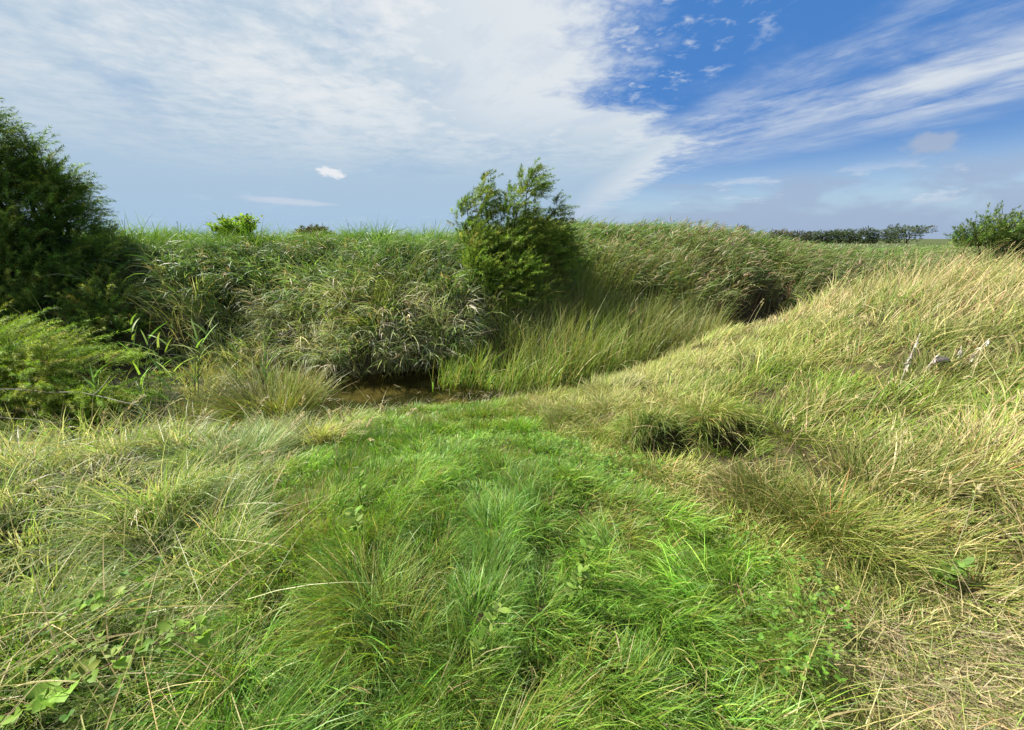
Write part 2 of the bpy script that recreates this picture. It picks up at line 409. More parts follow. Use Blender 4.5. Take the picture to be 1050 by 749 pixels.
def mound_grass():
    mb = MB()
    n = 300000
    x, y, r = polar(n, .7, 16, -15, 80)
    d = ditch(x, y)
    m = x - xR(y) - wob(x + 9, y)
    k = (m > -.12) & (d < -.75 - .35 * sst(.4, 1.0, x) * sst(6, 4.5, x)) & (y > .1)
    thin = sst(1.05, 1.5, x) * sst(1.55, 1.0, y)                       # trodden straw patch
    k &= R.random(n) > thin * .35
    k &= ((np.hypot((x - 1.30) / .27, (y - 2.84) / .16) > 1) | (R.random(len(x)) < .12)) & ((np.hypot((x - 1.80) / .17, (y - 2.84) / .15) > 1) | (R.random(len(x)) < .12))
    k &= ~((np.abs(x - 1.5) < .45) & (y > 2.5) & (y < 2.68) & (R.random(len(x)) < .3))
    q = clumps(x, y, .5, 23); k &= R.random(n) > sst(.38, .7, np.hypot(q[0], q[1])) * .8 * (1 - thin)
    x, y, r, d, m, thin = x[k], y[k], r[k], d[k], m[k], thin[k]; n = len(x)
    ox, oy, c1, c2 = clumps(x, y, .5, 23)
    Ox, Oy, C1, C2 = clumps(x, y, 1.3, 29)
    # wind leans it right, the slope lets it hang towards the lawn
    down = sst(2.0, .2, m) * .8
    bx = ox * 1.3 + Ox * .6 + .75 - 1.1 * down; by = oy * 1.3 + Oy * .6 + .1 - .45 * down
    a = aza(bx, by) + R.normal(0, .8, n)
    tall = sst(3.7, 6.2, x) * sst(2.2, 5.0, y)
    gold = sst(1.9, 3.0, x) * sst(3.8, 2.4, y) * (1 - thin)
    shoulder = sst(3.2, 2.0, np.abs(x - 1.8)) * sst(-3.6, -2.2, d)
    L = (.17 + .20 * sst(.3, .7, fbm(x * .6, y * .6, 19, 3)) + .26 * tall + .10 * gold) * R.uniform(.55, 1.3, n) * (.6 + .75 * c1) * (1.15 - .5 * np.hypot(ox, oy)) * (1 - .5 * thin) * (1 - .4 * shoulder)
    th0 = np.abs(R.normal(.35, .25, n)) + .7 * thin; curl = R.uniform(.3, 1.6, n) * (1 - .3 * tall)
    C = pal(n, DRY)
    g = sst(.46, .62, fbm(x * .75, y * .75, 47, 3) + .1 * sst(1.2, 0, m) - .12 * tall - .08 * sst(2.5, 4, x))
    C = mixc(C, pal(n, [(2, (.17, .27, .03)), (2, (.23, .29, .035)), (1, (.11, .2, .025))]), (R.random(n) < g * .8).astype(float))
    C = C * np.exp((c2 - .5) * .5 + (C2 - .5) * .4)[:, None]
    C = mixc(C, pal(n, [(2, (.40, .42, .13)), (1, (.48, .45, .2)), (1, (.28, .34, .06))]), (R.random(n) < shoulder * .7).astype(float))
    st = np.clip(sst(.55, .72, fbm(x * .9 + 7, y * .9, 57, 3)) * .35 + .62 * tall + .42 * thin + .42 * gold, 0, .9)
    C = mixc(C, pal(n, STRAW), (R.random(n) < st).astype(float))
    W = np.where(R.random(n) < .12, R.uniform(.005, .008, n), R.uniform(.0025, .0045, n)) * np.maximum(1, (r / 2.2)) ** .55
    curl = np.where(R.random(n) < .1, curl + 1.5, curl)
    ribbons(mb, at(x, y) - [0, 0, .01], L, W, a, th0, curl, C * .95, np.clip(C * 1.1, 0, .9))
    # long crossing straws
    k = R.choice(n, 1800); q = len(k)
    ribbons(mb, at(x[k], y[k]) + [0, 0, .05], R.uniform(.15, .4, q), .0026 * np.maximum(1, r[k] / 2.2) ** .8, R.normal(.2, 1.1, q), R.uniform(.3, 1.3, q), R.uniform(0, 1.6, q), pal(q, STRAW))
    return tag(mb.build('mound_grass', M_dry), 'yellow green and straw coloured dry grass covering the mound on the right', 'grass', kind='stuff')

def thatch():
    mb = MB()
    n = 27000
    x = R.uniform(.7, 3.0, n); y = R.uniform(.35, 2.2, n)
    k = R.random(n) < sst(.9, 1.4, x) * sst(1.8, .95, y) + .05
    x, y = x[k], y[k]; n = len(x)
    ribbons(mb, at(x, y) + [0, 0, .008], R.uniform(.03, .13, n), R.uniform(.0018, .004, n), R.normal(-.7, 1.2, n), R.uniform(1.0, 1.6, n), R.uniform(-.5, .8, n), pal(n, [(3, (.42, .36, .2)), (2, (.32, .27, .15)), (2, (.2, .25, .05)), (1.5, (.14, .2, .035))]), nseg=3)
    return tag(mb.build('dead_straw', M_dry), 'flattened dead straw on the trodden patch at the lower right', 'straw', kind='stuff')

def bank_sedge():
    """drooping grey green leaves over the far bank"""
    mb = MB()
    n = 125000
    x = R.uniform(-16, 2.6, n); y = np.interp(x, _gx, _gy) + R.uniform(-1.1, 8.4, n)
    d = ditch(x, y)
    k = (d > np.where(x < -3.0, -1.0, .55)) & (d < 4.7) & ~((x < -.92 * y) & (y < 8.2) & (d > -.2) & (R.random(n) < .93)) & (fbm(x * 1.5, y * 1.5, 97, 2) > .27)
    x, y, d = x[k], y[k], d[k]; n = len(x)
    ox, oy, c1, c2 = clumps(x, y, .62, 33)
    a = aza(ox * 2.0 + .3, oy * 1.7 - .6) + R.normal(0, .75, n)
    L = R.uniform(.3, .95, n) * (.55 + .6 * c1) * (.55 + .45 * sst(.2, 1.2, d))
    th0 = np.abs(R.normal(.25, .25, n)); curl = R.uniform(.2, 1.5, n) + R.uniform(.2, 1.0, n) * sst(1.4, 2.6, d + .5 * c2)
    up = sst(1.5, 2.6, d + .5 * R.normal(size=n))
    C = mixc(pal(n, [(3, (.25, .30, .09)), (2, (.18, .25, .06)), (1.8, (.42, .38, .2)), (1.4, (.52, .47, .32)), (.4, (.3, .19, .09))]),
             pal(n, [(4, (.08, .15, .045)), (2, (.11, .18, .07)), (1, (.22, .28, .15)), (.3, (.42, .4, .27))]), up)
    C = C * np.exp((c2 - .5) * .9)[:, None] * np.array([1, 1, 1.])
    warm = sst(.52, .64, fbm(x * 1.4, y * 1.4, 181, 3))
    C = mixc(C, pal(n, [(2, (.30, .27, .10)), (2, (.44, .40, .22)), (1, (.22, .27, .05))]), warm * .7 * (1 - up))
    # the brighter grass towards the crest
    cr = sst(3.1, 3.8, d + .3 * R.normal(size=n))
    C = mixc(C, pal(n, [(2, (.16, .27, .03)), (1, (.12, .21, .03))]), cr)
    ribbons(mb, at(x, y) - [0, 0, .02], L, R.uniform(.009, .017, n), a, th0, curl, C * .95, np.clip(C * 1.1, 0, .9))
    return tag(mb.build('bank_sedge', M_sedge), 'drooping grey green sedge and dead leaves clothing the far bank', 'sedge', kind='stuff')

def crest_grass():
    mb = MB()
    n = 34000
    x = R.uniform(-22, 3.5, n); y = np.interp(x, _gx, _gy) + R.uniform(3.3, 11, n)
    d = ditch(x, y); k = (d > 3.1) & (d < 8)
    x, y = x[k], y[k]; n = len(x)
    ox, oy, c1, c2 = clumps(x, y, .9, 43)
    L = R.uniform(.15, .42, n) * (.45 + 1.0 * c1) * (.6 + .9 * fbm(x * .7, y * .7, 191, 3))
    ribbons(mb, at(x, y), L, R.uniform(.010, .016, n), R.normal(.1, .8, n), np.abs(R.normal(.2, .15, n)), R.uniform(.3, 1.2, n),
            pal(n, [(3, (.18, .29, .03)), (2, (.13, .24, .025)), (1, (.24, .30, .05)), (.4, (.38, .34, .15))]), nseg=3)
    return tag(mb.build('crest_grass', M_grass), 'bright green grass along the crest of the far bank', 'grass', kind='stuff')

def reed_batch(mb, x, y, hgt, az, lean, curl, stemC, leafC, nleaf, leafL, leafW, plume=0.):
    n = len(x); P = at(x, y)
    ribbons(mb, P, hgt, np.maximum(.006, .0016 * np.hypot(x, y)), az, lean, curl, stemC, nseg=3, prof='stem')
    for q in range(nleaf):
        s = R.uniform(.3, .98, n)
        p, th = arc(P, hgt, az, lean, curl, s)
        la = az + R.normal(0, .7, n)
        ribbons(mb, p, leafL * R.uniform(.6, 1.25, n), leafW * R.uniform(.7, 1.2, n), la, th + R.uniform(.15, .6, n), R.uniform(.4, 1.5, n), leafC * np.exp(R.normal(0, .18, (n, 1))), nseg=3)
    if plume > 0:
        k = R.random(n) < plume
        p, th = arc(P[k], hgt[k], az[k], lean[k], curl[k], np.full(k.sum(), .97))
        for q in range(3):
            m = len(p)
            ribbons(mb, p, R.uniform(.12, .22, m), R.uniform(.02, .035, m), az[k] + R.normal(0, .3, m), th[:] + R.normal(.1, .2, m), R.uniform(.3, .9, m), pal(m, [(1, (.24, .17, .11)), (1, (.32, .25, .16))]), nseg=2)

def reed_bed():
    mb = MB()
    n = 15000
    x = R.uniform(-.6, 30, n) ** 1.0; x = np.where(R.random(n) < .55, R.uniform(-.3, 12, n), x)
    y = np.interp(x, _gx, _gy) + R.uniform(.3, 9, n)
    d = ditch(x, y)
    keep = (d > .6 + 1.6 * sst(3.2, .8, x)) & (d < 9) & (x > .2 + .5 * R.normal(size=n))
    keep &= fbm(x * .8, y * .8, 121, 2) > .3
    x, y, d = x[keep], y[keep], d[keep]; n = len(x)
    c = fbm(x * .35, y * .35, 131, 3)
    hgt = (1.04 + 1.1 * (c - .5)) * (1 - .3 * sst(4.5, 11, x)) * R.uniform(.75, 1.12, n) * np.interp(d, [0, 1.5, 4, 6, 9], [1.05, 1.0, .75, .55, .5])
    c2_ = fbm(x * .9, y * .9, 133, 2)
    az = R.normal(.05, .6, n) + (c2_ - .5) * 2; lean = np.abs(R.normal(.14, .14, n)) + .3 * sst(.5, .7, c2_); curl = R.uniform(.05, .8, n)
    g = sst(1.5, 4.5, d + R.normal(0, .8, n))
    leafC = mixc(pal(n, [(3, (.14, .19, .055)), (2, (.19, .22, .075)), (1.3, (.3, .27, .14)), (1.5, (.10, .16, .04))]),
                 pal(n, [(3, (.12, .21, .045)), (2, (.15, .24, .05)), (1, (.09, .16, .04))]), g)
    stemC = pal(n, [(2, (.3, .25, .13)), (1, (.17, .18, .06)), (1, (.2, .12, .07))])
    reed_batch(mb, x, y, hgt, az, lean, curl, stemC, leafC, 6, .42, .019, .25)
    return tag(mb.build('reed_bed', M_reed), 'wide bed of wind bent reeds filling the ditch and far bank on the right', 'reeds', kind='stuff')

def bank_reeds():
    """the dark leafy wall of low reeds on the far bank left of the middle tree"""
    mb = MB()
    n = 16000
    x = R.uniform(-15, 1.2, n); y = np.interp(x, _gx, _gy) + R.uniform(1.2, 6, n); d = ditch(x, y)
    k = (d > 1.25 + .35 * fbm(x * 1.3, y, 201, 2)) & (d < 3.3) & (fbm(x * .9, y * .9, 211, 2) > .3) & ~((x < -.90 * y) & (y < 8.4))
    x, y, d = x[k], y[k], d[k]; n = len(x)
    ox, oy, c1, c2 = clumps(x, y, .7, 63)
    hgt = R.uniform(.3, .75, n) * (.55 + .8 * c1) * np.interp(d, [1.2, 2, 3.3], [1.1, 1, .6])
    az = aza(ox * 1.5 + .35, oy * 1.5 - .45) + R.normal(0, .6, n)
    C = pal(n, [(4, (.085, .16, .04)), (3, (.13, .21, .055)), (1.4, (.21, .29, .1)), (.7, (.36, .34, .2))]) * np.exp((c2 - .5) * .8)[:, None]
    reed_batch(mb, x, y, hgt, az, np.abs(R.normal(.25, .15, n)), R.uniform(.2, .9, n), pal(n, [(1, (.2, .2, .08)), (1, (.3, .26, .14))]), C, 5, .34, .017, .05)
    n = 2600
    x = R.uniform(-4.8, -.7, n); y = np.interp(x, _gx, _gy) + R.uniform(.5, 3.2, n); d = ditch(x, y)
    k = (d > .68) & (d < 1.7); x, y = x[k], y[k]; n = len(x)
    ox, oy, c1, c2 = clumps(x, y, .6, 73)
    hgt = R.uniform(.3, .7, n) * (.4 + .9 * c1); az = aza(ox + .2, oy - .35) + R.normal(0, .7, n)
    C = pal(n, [(3, (.46, .44, .27)), (2.5, (.31, .38, .14)), (2, (.19, .29, .07)), (1.3, (.56, .53, .38))])
    reed_batch(mb, x, y, hgt, az, np.abs(R.normal(.2, .15, n)), R.uniform(.1, 1.2, n), pal(n, [(1, (.4, .36, .2)), (1, (.3, .2, .12))]), C, 6, .36, .013, .12)
    return tag(mb.build('bank_reeds', M_reed), 'dark green low reeds clothing the upper far bank left of the middle tree', 'reeds', kind='stuff')

def rush_bed():
    """upright yellow green rushes standing in the stream right of the open water"""
    mb = MB()
    n = 14500
    x = R.uniform(-1.4, 4.6, n); y = np.interp(x, _gx, _gy) + R.uniform(-1.1, 2.3, n)
    d = ditch(x, y)
    hi = 1.1 + .8 * sst(-.4, 1.5, x)
    lo = -.3 - .6 * sst(-.75, .2, x)
    k = (fbm(x * 2.2, y * 2.2, 171, 2) > .3) & (d > lo) & (d < hi) & (x > -1.2 + .25 * sst(.2, -.7, d) + .1 * R.normal(size=n) + .25 * sst(-.1, .9, d))
    x, y = x[k], y[k]; n = len(x)
    ox, oy, c1, c2 = clumps(x, y, .5, 53)
    hgt = R.uniform(.35, .95, n) * (.6 + .65 * c1) * (.65 + .75 * sst(-.7, 1.0, x))
    az = aza(ox + .4, oy) + R.normal(0, 1.0, n); lean = np.abs(R.normal(.14, .18, n)); curl = R.uniform(0, 1.0, n) + (R.random(n) < .12) * 1.3
    C = pal(n, [(3, (.20, .29, .045)), (2, (.26, .32, .06)), (3, (.14, .23, .035)), (1.3, (.40, .36, .15)), (.6, (.33, .22, .1))])
    brown = sst(.5, .66, fbm(x * 1.1, y * 1.1, 141, 2))
    C = mixc(C, pal(n, [(1, (.27, .23, .10)), (1, (.2, .18, .07)), (1, (.13, .17, .05))]), np.clip(brown * .6 + .55 * sst(1.0, 2.8, x), 0, .85))
    ribbons(mb, np.stack([x, y, np.maximum(height(x, y), WZ - .05)], 1), hgt, np.where(R.random(n) < .25, R.uniform(.012, .02, n), R.uniform(.006, .011, n)), az, lean, curl, C * .95, np.clip(C * 1.12, 0, .9))
    return tag(mb.build('rush_bed', M_grass), 'upright yellow green rushes standing beside the open water', 'rushes', kind='stuff')

def far_scrub():
    mb = MB()
    n = 15000
    r = R.uniform(16, 160, n); a = np.radians(R.uniform(-75, 75, n)); x = r * np.sin(a); y = r * np.cos(a)
    d = ditch(x, y); k = d > 8.5
    x, y, r = x[k], y[k], r[k]; n = len(x)
    ribbons(mb, at(x, y), R.uniform(.3, .8, n) * (.6 + .8 * fbm(x * .1, y * .1, 5, 2)), .02 * r / 12, R.normal(.1, .6, n), .25, R.uniform(.3, 1.0, n),
            pal(n, [(3, (.085, .13, .035)), (1, (.13, .16, .05)), (.6, (.25, .22, .11))]), nseg=2)
    return tag(mb.build('far_rough_grass', M_grass), 'rough green growth covering the flat land beyond the bank', 'rough grass', kind='stuff')

def low_weeds():
    """clover and creeping herb leaves among the lawn"""
    mb = MB()
    n = 9000
    x, y, r = polar(n, .7, 4.2, -60, 50)
    f = fbm(x * 1.2, y * 1.2, 151, 3)
    k = (R.random(n) < sst(.42, .62, f)) & (x > xL(y) - .5) & (x < xR(y) + .2) & (y > .4)
    x, y = x[k], y[k]; n = len(x)
    h = R.uniform(.06, .2, n) * sst(3.8, 1.2, y) + .05
    P = at(x, y)
    az = R.uniform(0, 2 * PI, n)
    C = pal(n, [(3, (.13, .24, .03)), (2, (.17, .27, .045)), (1, (.08, .17, .03))])
    ribbons(mb, P, h, .002, az, .1, .3, C * .8, nseg=2, prof='stem')
    top, th = arc(P, h, az, np.full(n, .1), np.full(n, .3), np.full(n, .97))
    for q in range(3):
        ribbons(mb, top, R.uniform(.012, .026, n), R.uniform(.009, .017, n), az + q * 2.09 + R.normal(0, .3, n), R.uniform(.7, 1.3, n), R.uniform(0, .6, n), C, nseg=4, prof='leaf', twist=R.normal(0, .2, n))
    return tag(mb.build('low_weeds', M_leaf), 'small round leaved weeds scattered through the green grass', 'weeds', kind='stuff')

def debris():
    mb = MB()
    n = 520
    x = R.uniform(-3, .2, n); y = np.interp(x, _gx, _gy) - .95 + .16 * R.normal(size=n)
    z = np.maximum(height(x, y), WZ) + .012
    ribbons(mb, np.stack([x, y, z], 1), R.uniform(.05, .17, n), R.uniform(.003, .006, n), R.normal(.2, 1.2, n), R.uniform(.4, 1.6, n), R.uniform(-.1, 1.2, n), pal(n, [(3, (.4, .35, .22)), (2, (.3, .26, .16)), (1, (.2, .26, .06))]), nseg=3)
    n = 18
    x = R.uniform(-2.9, -.4, n); y = np.interp(x, _gx, _gy) + R.uniform(-.8, .6, n)
    ribbons(mb, np.stack([x, y, np.full(n, WZ + .006)], 1), R.uniform(.06, .25, n), R.uniform(.005, .009, n), R.normal(.3, .7, n), PI / 2, 0., pal(n, [(2, (.4, .36, .22)), (1, (.22, .2, .1))]), nseg=3, twist=np.zeros(n))
    return tag(mb.build('plant_litter', M_dry), 'dead stems and litter lying along the edge of the stream', 'plant litter', kind='stuff')

for f in (debris, lawn, left_meadow, mound_grass, thatch, bank_sedge, crest_grass, reed_bed, bank_reeds, rush_bed, far_scrub, low_weeds): f()

# ------------------------------------------------------------------ tussocks, each a thing
def tussock(x, y, n, rad, L, cols, label, lean=(0, 0), curl=(.6, 1.8), width=(.004, .008), mat=None, spread=.5, group='grass tussocks on the banks', z=None):
    mb = MB()
    # several uneven sub-clumps, each leaning its own way, some collapsed
    m = 7; which = R.integers(0, m, n)
    ca = R.uniform(0, 2 * PI, m); cr = rad * R.uniform(.1, 1.0, m)
    sub = np.stack([cr * np.cos(ca), cr * np.sin(ca)], 1); sl = R.uniform(.55, 1.2, m); slean = R.normal(0, .8, (m, 2)); sflop = R.uniform(0, .55, m) * (R.random(m) < .5)
    rr = rad * .5 * np.sqrt(R.random(n)) * R.uniform(.4, 1.3, n); aa = R.uniform(0, 2 * PI, n)
    ox = sub[which, 0] + rr * np.cos(aa); oy = sub[which, 1] + rr * np.sin(aa)
    px = x + ox; py = y + oy
    a = aza(ox / rad * .8 + lean[0] + slean[which, 0], oy / rad * .8 + lean[1] + slean[which, 1]) + R.normal(0, .5, n)
    th0 = np.abs(R.normal(.12, .15, n)) + spread * np.hypot(ox, oy) / rad * .8 + sflop[which]
    L = L * sl[which]
    C = pal(n, cols)
    P = at(px, py)
    if z is not None: P[:, 2] = z
    C = C * np.exp(R.normal(0, .25, m))[which][:, None]
    ribbons(mb, P - [0, 0, .02], L * R.uniform(.45, 1.15, n), R.uniform(*width, n), a, th0, R.uniform(*curl, n), C * .95, np.clip(C * 1.12, 0, .9))
    o = (float(x), float(y), float(height(x, y)))
    ob = mb.build('grass_tussock', mat or M_grass, origin=o); ob.location = o
    return tag(ob, label, 'tussock', group)

YST = [(3, (.38, .37, .15)), (3, (.28, .30, .10)), (2, (.46, .42, .2)), (1, (.15, .2, .05))]
OLV = [(3, (.19, .24, .045)), (2, (.26, .28, .07)), (1.4, (.36, .31, .12)), (.7, (.27, .17, .07))]
SLV = [(3, (.32, .34, .19)), (2, (.48, .46, .31)), (2, (.21, .26, .11)), (1, (.14, .19, .06))]
GRY = [(3, (.24, .31, .13)), (2, (.32, .37, .18)), (2, (.15, .23, .07)), (1, (.48, .44, .26))]
tussock(-1.95, 3.4, 2200, .2, .40, YST, 'pale yellow plume of grass at the left end of the lawn beside the water', (.5, .1), (.3, 1.2))
tussock(-2.5, 3.0, 3600, .34, .42, GRY, 'pale green feathery tussock left of the yellow plume of grass', (.35, .1), (.3, 1.3))
tussock(-2.95, 4.6, 3600, .34, .85, OLV, 'tall olive brown rush clump at the left end of the open water', (.2, .1), (.2, .9), (.006, .011))
tussock(-3.55, 4.6, 3800, .44, .8, OLV + [(3, (.34, .29, .14))], 'bushy buff and olive tussock between the bushes and the rush clump', (.2, -.1), (.5, 1.5), (.006, .011))
tussock(-3.05, 6.62, 800, .34, .5, SLV, 'silvery sedge tussock hanging over the left end of the water', (.5, -.8), (.4, 2.6), (.007, .013), M_sedge, .8)
tussock(-2.05, 6.75, 800, .34, .55, SLV, 'silvery sedge tussock hanging over the middle of the water', (-.4, -.9), (.4, 2.6), (.007, .013), M_sedge, .7)
tussock(-1.35, 7.1, 1100, .32, .75, SLV + [(3, (.42, .37, .2))], 'upright buff and grey sedge clump behind the right end of the water', (.3, -.2), (.1, 1.5), (.007, .012), M_sedge, .35)
tussock(-2.5, 7.0, 1100, .32, .8, OLV + [(4, (.2, .29, .06))], 'green rush clump between the two silvery hanging tussocks', (.35, .1), (.1, .9), (.007, .012), None, .3)
tussock(-4.1, 7.1, 1800, .5, .7, SLV + [(2, (.38, .34, .2))], 'buff dead leaved tussock on the far bank left of the water', (.3, -.5), (.9, 2.2), (.008, .014), M_sedge)
tussock(-1.7, 8.6, 2600, .9, .6, [(3, (.09, .125, .05)), (2, (.13, .16, .075)), (1, (.22, .21, .12))], 'rounded dark sedge hummock high on the far bank left of the middle tree', (.1, -.7), (1.0, 2.4), (.009, .015), M_sedge)
tussock(1.18, 3.16, 2400, .34, .34, [(3, (.16, .22, .04)), (2, (.1, .17, .03)), (1.5, (.3, .28, .09))], 'green tussock drooping over the left part of the dark hollow', (-.5, -1.0), (1.0, 2.2), (.004, .006))
tussock(1.82, 3.14, 2400, .34, .34, DRY, 'yellowish tussock drooping over the right part of the dark hollow', (-.2, -1.0), (1.0, 2.2), (.004, .006), M_dry)
tussock(.75, 3.9, 2600, .34, .3, [(3, (.24, .26, .07)), (2, (.16, .2, .05)), (1.5, (.36, .33, .13))], 'low combed yellow green tussock at the foot of the mound', (-.8, -.6), (.8, 1.8), (.004, .007))
tussock(1.2, 4.6, 3000, .4, .32, [(3, (.34, .34, .13)), (2, (.42, .38, .19)), (1, (.2, .24, .06))], 'pale wind combed tussock on the mound shoulder in front of the rushes', (.9, .3), (.5, 1.5), (.005, .008))
tussock(.5, 1.5, 1500, .2, .26, GREEN, 'deep green tussock in the middle of the foreground grass', (-.5, -.6), (.7, 1.9), (.003, .005))
tussock(.8, 1.3, 1700, .26, .26, GREEN, 'glossy green tussock combed sideways at the right of the foreground grass', (-1.0, -.5), (.8, 1.8), (.003, .005))

# ------------------------------------------------------------------ trees
def spray_crown(mb, blobs, stems, n, twig, cols, wind=(.35, .05, .1), axisL=(.22, .5), per=36, tw=(.05, .11), tww=(.006, .011), shell=.55, hole=.3, seed=0):
    """feathery crown: curved sprays of fine twiglets filling the lobes, rooted along the stems"""
    vol = np.array([b[3] * b[4] * b[5] for b in blobs]) ** .8
    which = R.choice(len(blobs), n, p=vol / vol.sum()); B = np.array(blobs)[which]
    u = R.normal(size=(n, 3)); u /= np.linalg.norm(u, axis=1)[:, None]
    rr = np.where(R.random(n) < shell, R.uniform(.75, 1.02, n), R.random(n) ** .5 * .8)
    P = B[:, :3] + u * rr[:, None] * B[:, 3:6]
    k = fbm(P[:, 0] * 2.2 + P[:, 1], P[:, 2] * 2.2 + P[:, 1] * .7, 161 + seed, 2) > hole
    P, u, B = P[k], u[k], B[k]; n = len(P)
    # direction: out of the lobe, up, with the wind
    D = u * np.array([.8, .8, .5]) + np.array([wind[0], wind[1], .55 + wind[2]]) + R.normal(0, .22, (n, 3))
    D /= np.linalg.norm(D, axis=1)[:, None]
    AL = R.uniform(*axisL, n); C0 = pal(n, cols, .2)
    droop = np.array([wind[0] * .9, wind[1], -.5])
    s = R.random((n, per)) ** .8
    pos = P[:, None] + D[:, None] * (AL[:, None] * s)[..., None] + droop * (AL[:, None] * s ** 2 * .55)[..., None]
    tang = D[:, None] + droop * (s * 1.1)[..., None]
    tang /= np.linalg.norm(tang, axis=2)[..., None]
    q = R.normal(size=(n, per, 3)); q -= (q * tang).sum(2)[..., None] * tang; q /= np.linalg.norm(q, axis=2)[..., None]
    dirn = tang * .75 + q * .65 + np.array([0, 0, -.12]); dirn /= np.linalg.norm(dirn, axis=2)[..., None]
    dirn = dirn.reshape(-1, 3); pos = pos.reshape(-1, 3)
    L = R.uniform(*tw, len(pos)) * (1.15 - .5 * s.reshape(-1))
    C = np.repeat(C0, per, 0) * np.exp(R.normal(0, .15, (len(pos), 1)))
    az = np.arctan2(dirn[:, 1], dirn[:, 0]); th = np.arccos(np.clip(dirn[:, 2], -1, 1))
    ribbons(mb, pos, L, R.uniform(*tww, len(pos)) * 1.25, az, th, R.normal(.2, .3, len(pos)), C, np.clip(C * 1.15, 0, .9), nseg=2)
    return P, D, AL

def limb(p0, p1, n=7, bow=.12):
    p0 = np.array(p0, float); p1 = np.array(p1, float); t = np.linspace(0, 1, n)[:, None]
    b = np.array([random.uniform(-1, 1), random.uniform(-1, 1), .4]) * bow * np.linalg.norm(p1 - p0)
    pts = p0 + (p1 - p0) * t + b * np.sin(t * PI) + R.normal(0, .012, (n, 3)) * np.linalg.norm(p1 - p0) * (t > 0)
    return pts

BARK = (.055, .042, .03)
def bushy_tree(name, base, blobs, nspray, cols, label, cat, group=None, stems=6, r0=.06, **kw):
    """base at the root; blobs are lobes (x,y,z,rx,ry,rz) in world space"""
    root = empty(name, base)
    tag(root, label, cat, group)
    b = np.array(base)
    cm = MB(); P, D, AL = spray_crown(cm, blobs, None, int(nspray * kw.pop('dens', 3.0)), None, cols, **kw)
    tm = MB(); tips = []
    for i, bl in enumerate(blobs):
        e = np.array(bl[:3]) + np.array([0, 0, bl[5] * .45])
        st = limb(b + R.normal(0, r0 * 1.2, 3) * [1, 1, 0] - [0, 0, .1], e, 9)
        tube(tm, st, np.linspace(r0, r0 * .22, 9) * random.uniform(.7, 1), BARK)
        tips.append(st)
    allp = np.concatenate([t[2:] for t in tips])
    for i in R.choice(len(P), min(len(P), 110), replace=False):
        e = P[i] + D[i] * AL[i] * .6
        j = np.argmin(((allp - P[i]) ** 2).sum(1) + .3 * (allp[:, 2] > P[i][2]))
        tube(tm, limb(allp[j], e, 5, .1), np.linspace(r0 * .2, r0 * .05, 5), BARK, 4)
    tm.build('trunk', M_bark, root, base, True)
    cm.build('crown', M_tam, root, base)
    return root

TAM = [(3, (.16, .23, .035)), (2, (.20, .27, .045)), (1.2, (.11, .17, .03)), (1, (.28, .31, .08))]
TAMB = [(3, (.23, .32, .04)), (2, (.17, .25, .03)), (1, (.28, .31, .07)), (.12, (.24, .18, .07))]
TAMD = [(3, (.10, .17, .028)), (2, (.15, .22, .035)), (1, (.06, .10, .02)), (1.4, (.27, .31, .06))]

# middle tree, beside the stream
def g(x, y): return float(height(x, y))
def look(u, v, lift=.0):
    """where the line of sight of a point of the photograph meets the ground (raised by the grass height)"""
    xc = (u - 525) / 394; yc = (374.5 - v) / 394
    t = np.arange(.8, 40, .01); x = xc * t; y = (.95 + .3123 * yc) * t; z = 1.6 + (.95 * yc - .3123) * t
    i = int(np.argmax(z < height(x, y) + lift))
    return float(x[i]), float(y[i])
bushy_tree('tamarisk_tree', (-.05, 8.5, g(-.05, 8.5)),
    [(-.98, 8.5, 1.95, .2, .25, .4), (-.62, 8.6, 2.1, .26, .3, .48), (-.50, 8.6, 2.5, .16, .25, .34), (.16, 8.5, 2.05, .40, .42, .55), (.38, 8.6, 2.5, .25, .3, .42), (.95, 8.6, 2.1, .14, .2, .2),
     (.78, 8.7, 1.45, .5, .55, .5), (.05, 8.4, 1.3, .62, .6, .55), (-.55, 8.1, 1.25, .42, .5, .45), (-.72, 8.3, 1.6, .36, .4, .3), (.95, 8.8, 1.05, .45, .5, .5)],
    720, TAM, 'feathery wind swept tamarisk with two plumes standing alone in the middle of the far bank', 'tree', per=44, r0=.045, hole=.38, dens=3.4, axisL=(.16, .38), tw=(.05, .12), tww=(.006, .010), wind=(.45, .05, .25))
bushy_tree('tamarisk_bush', (-.45, 7.75, g(-.45, 7.75)),
    [(-.62, 7.7, 1.0, .28, .3, .36), (-.2, 7.65, .55, .36, .35, .3), (.2, 7.8, .95, .28, .3, .26), (-.78, 7.8, .5, .26, .3, .22), (.42, 7.9, .55, .26, .3, .24), (-.25, 7.6, 1.15, .2, .25, .2), (-.5, 7.65, .3, .3, .3, .2)],
    420, [(2, (.24, .33, .045)), (2, (.17, .25, .035)), (2, (.13, .19, .03))], 'yellow green low tamarisk at the foot of the middle tree', 'bush', per=50, r0=.025, hole=.36, dens=2.3, axisL=(.2, .55), tw=(.04, .09), tww=(.005, .009))
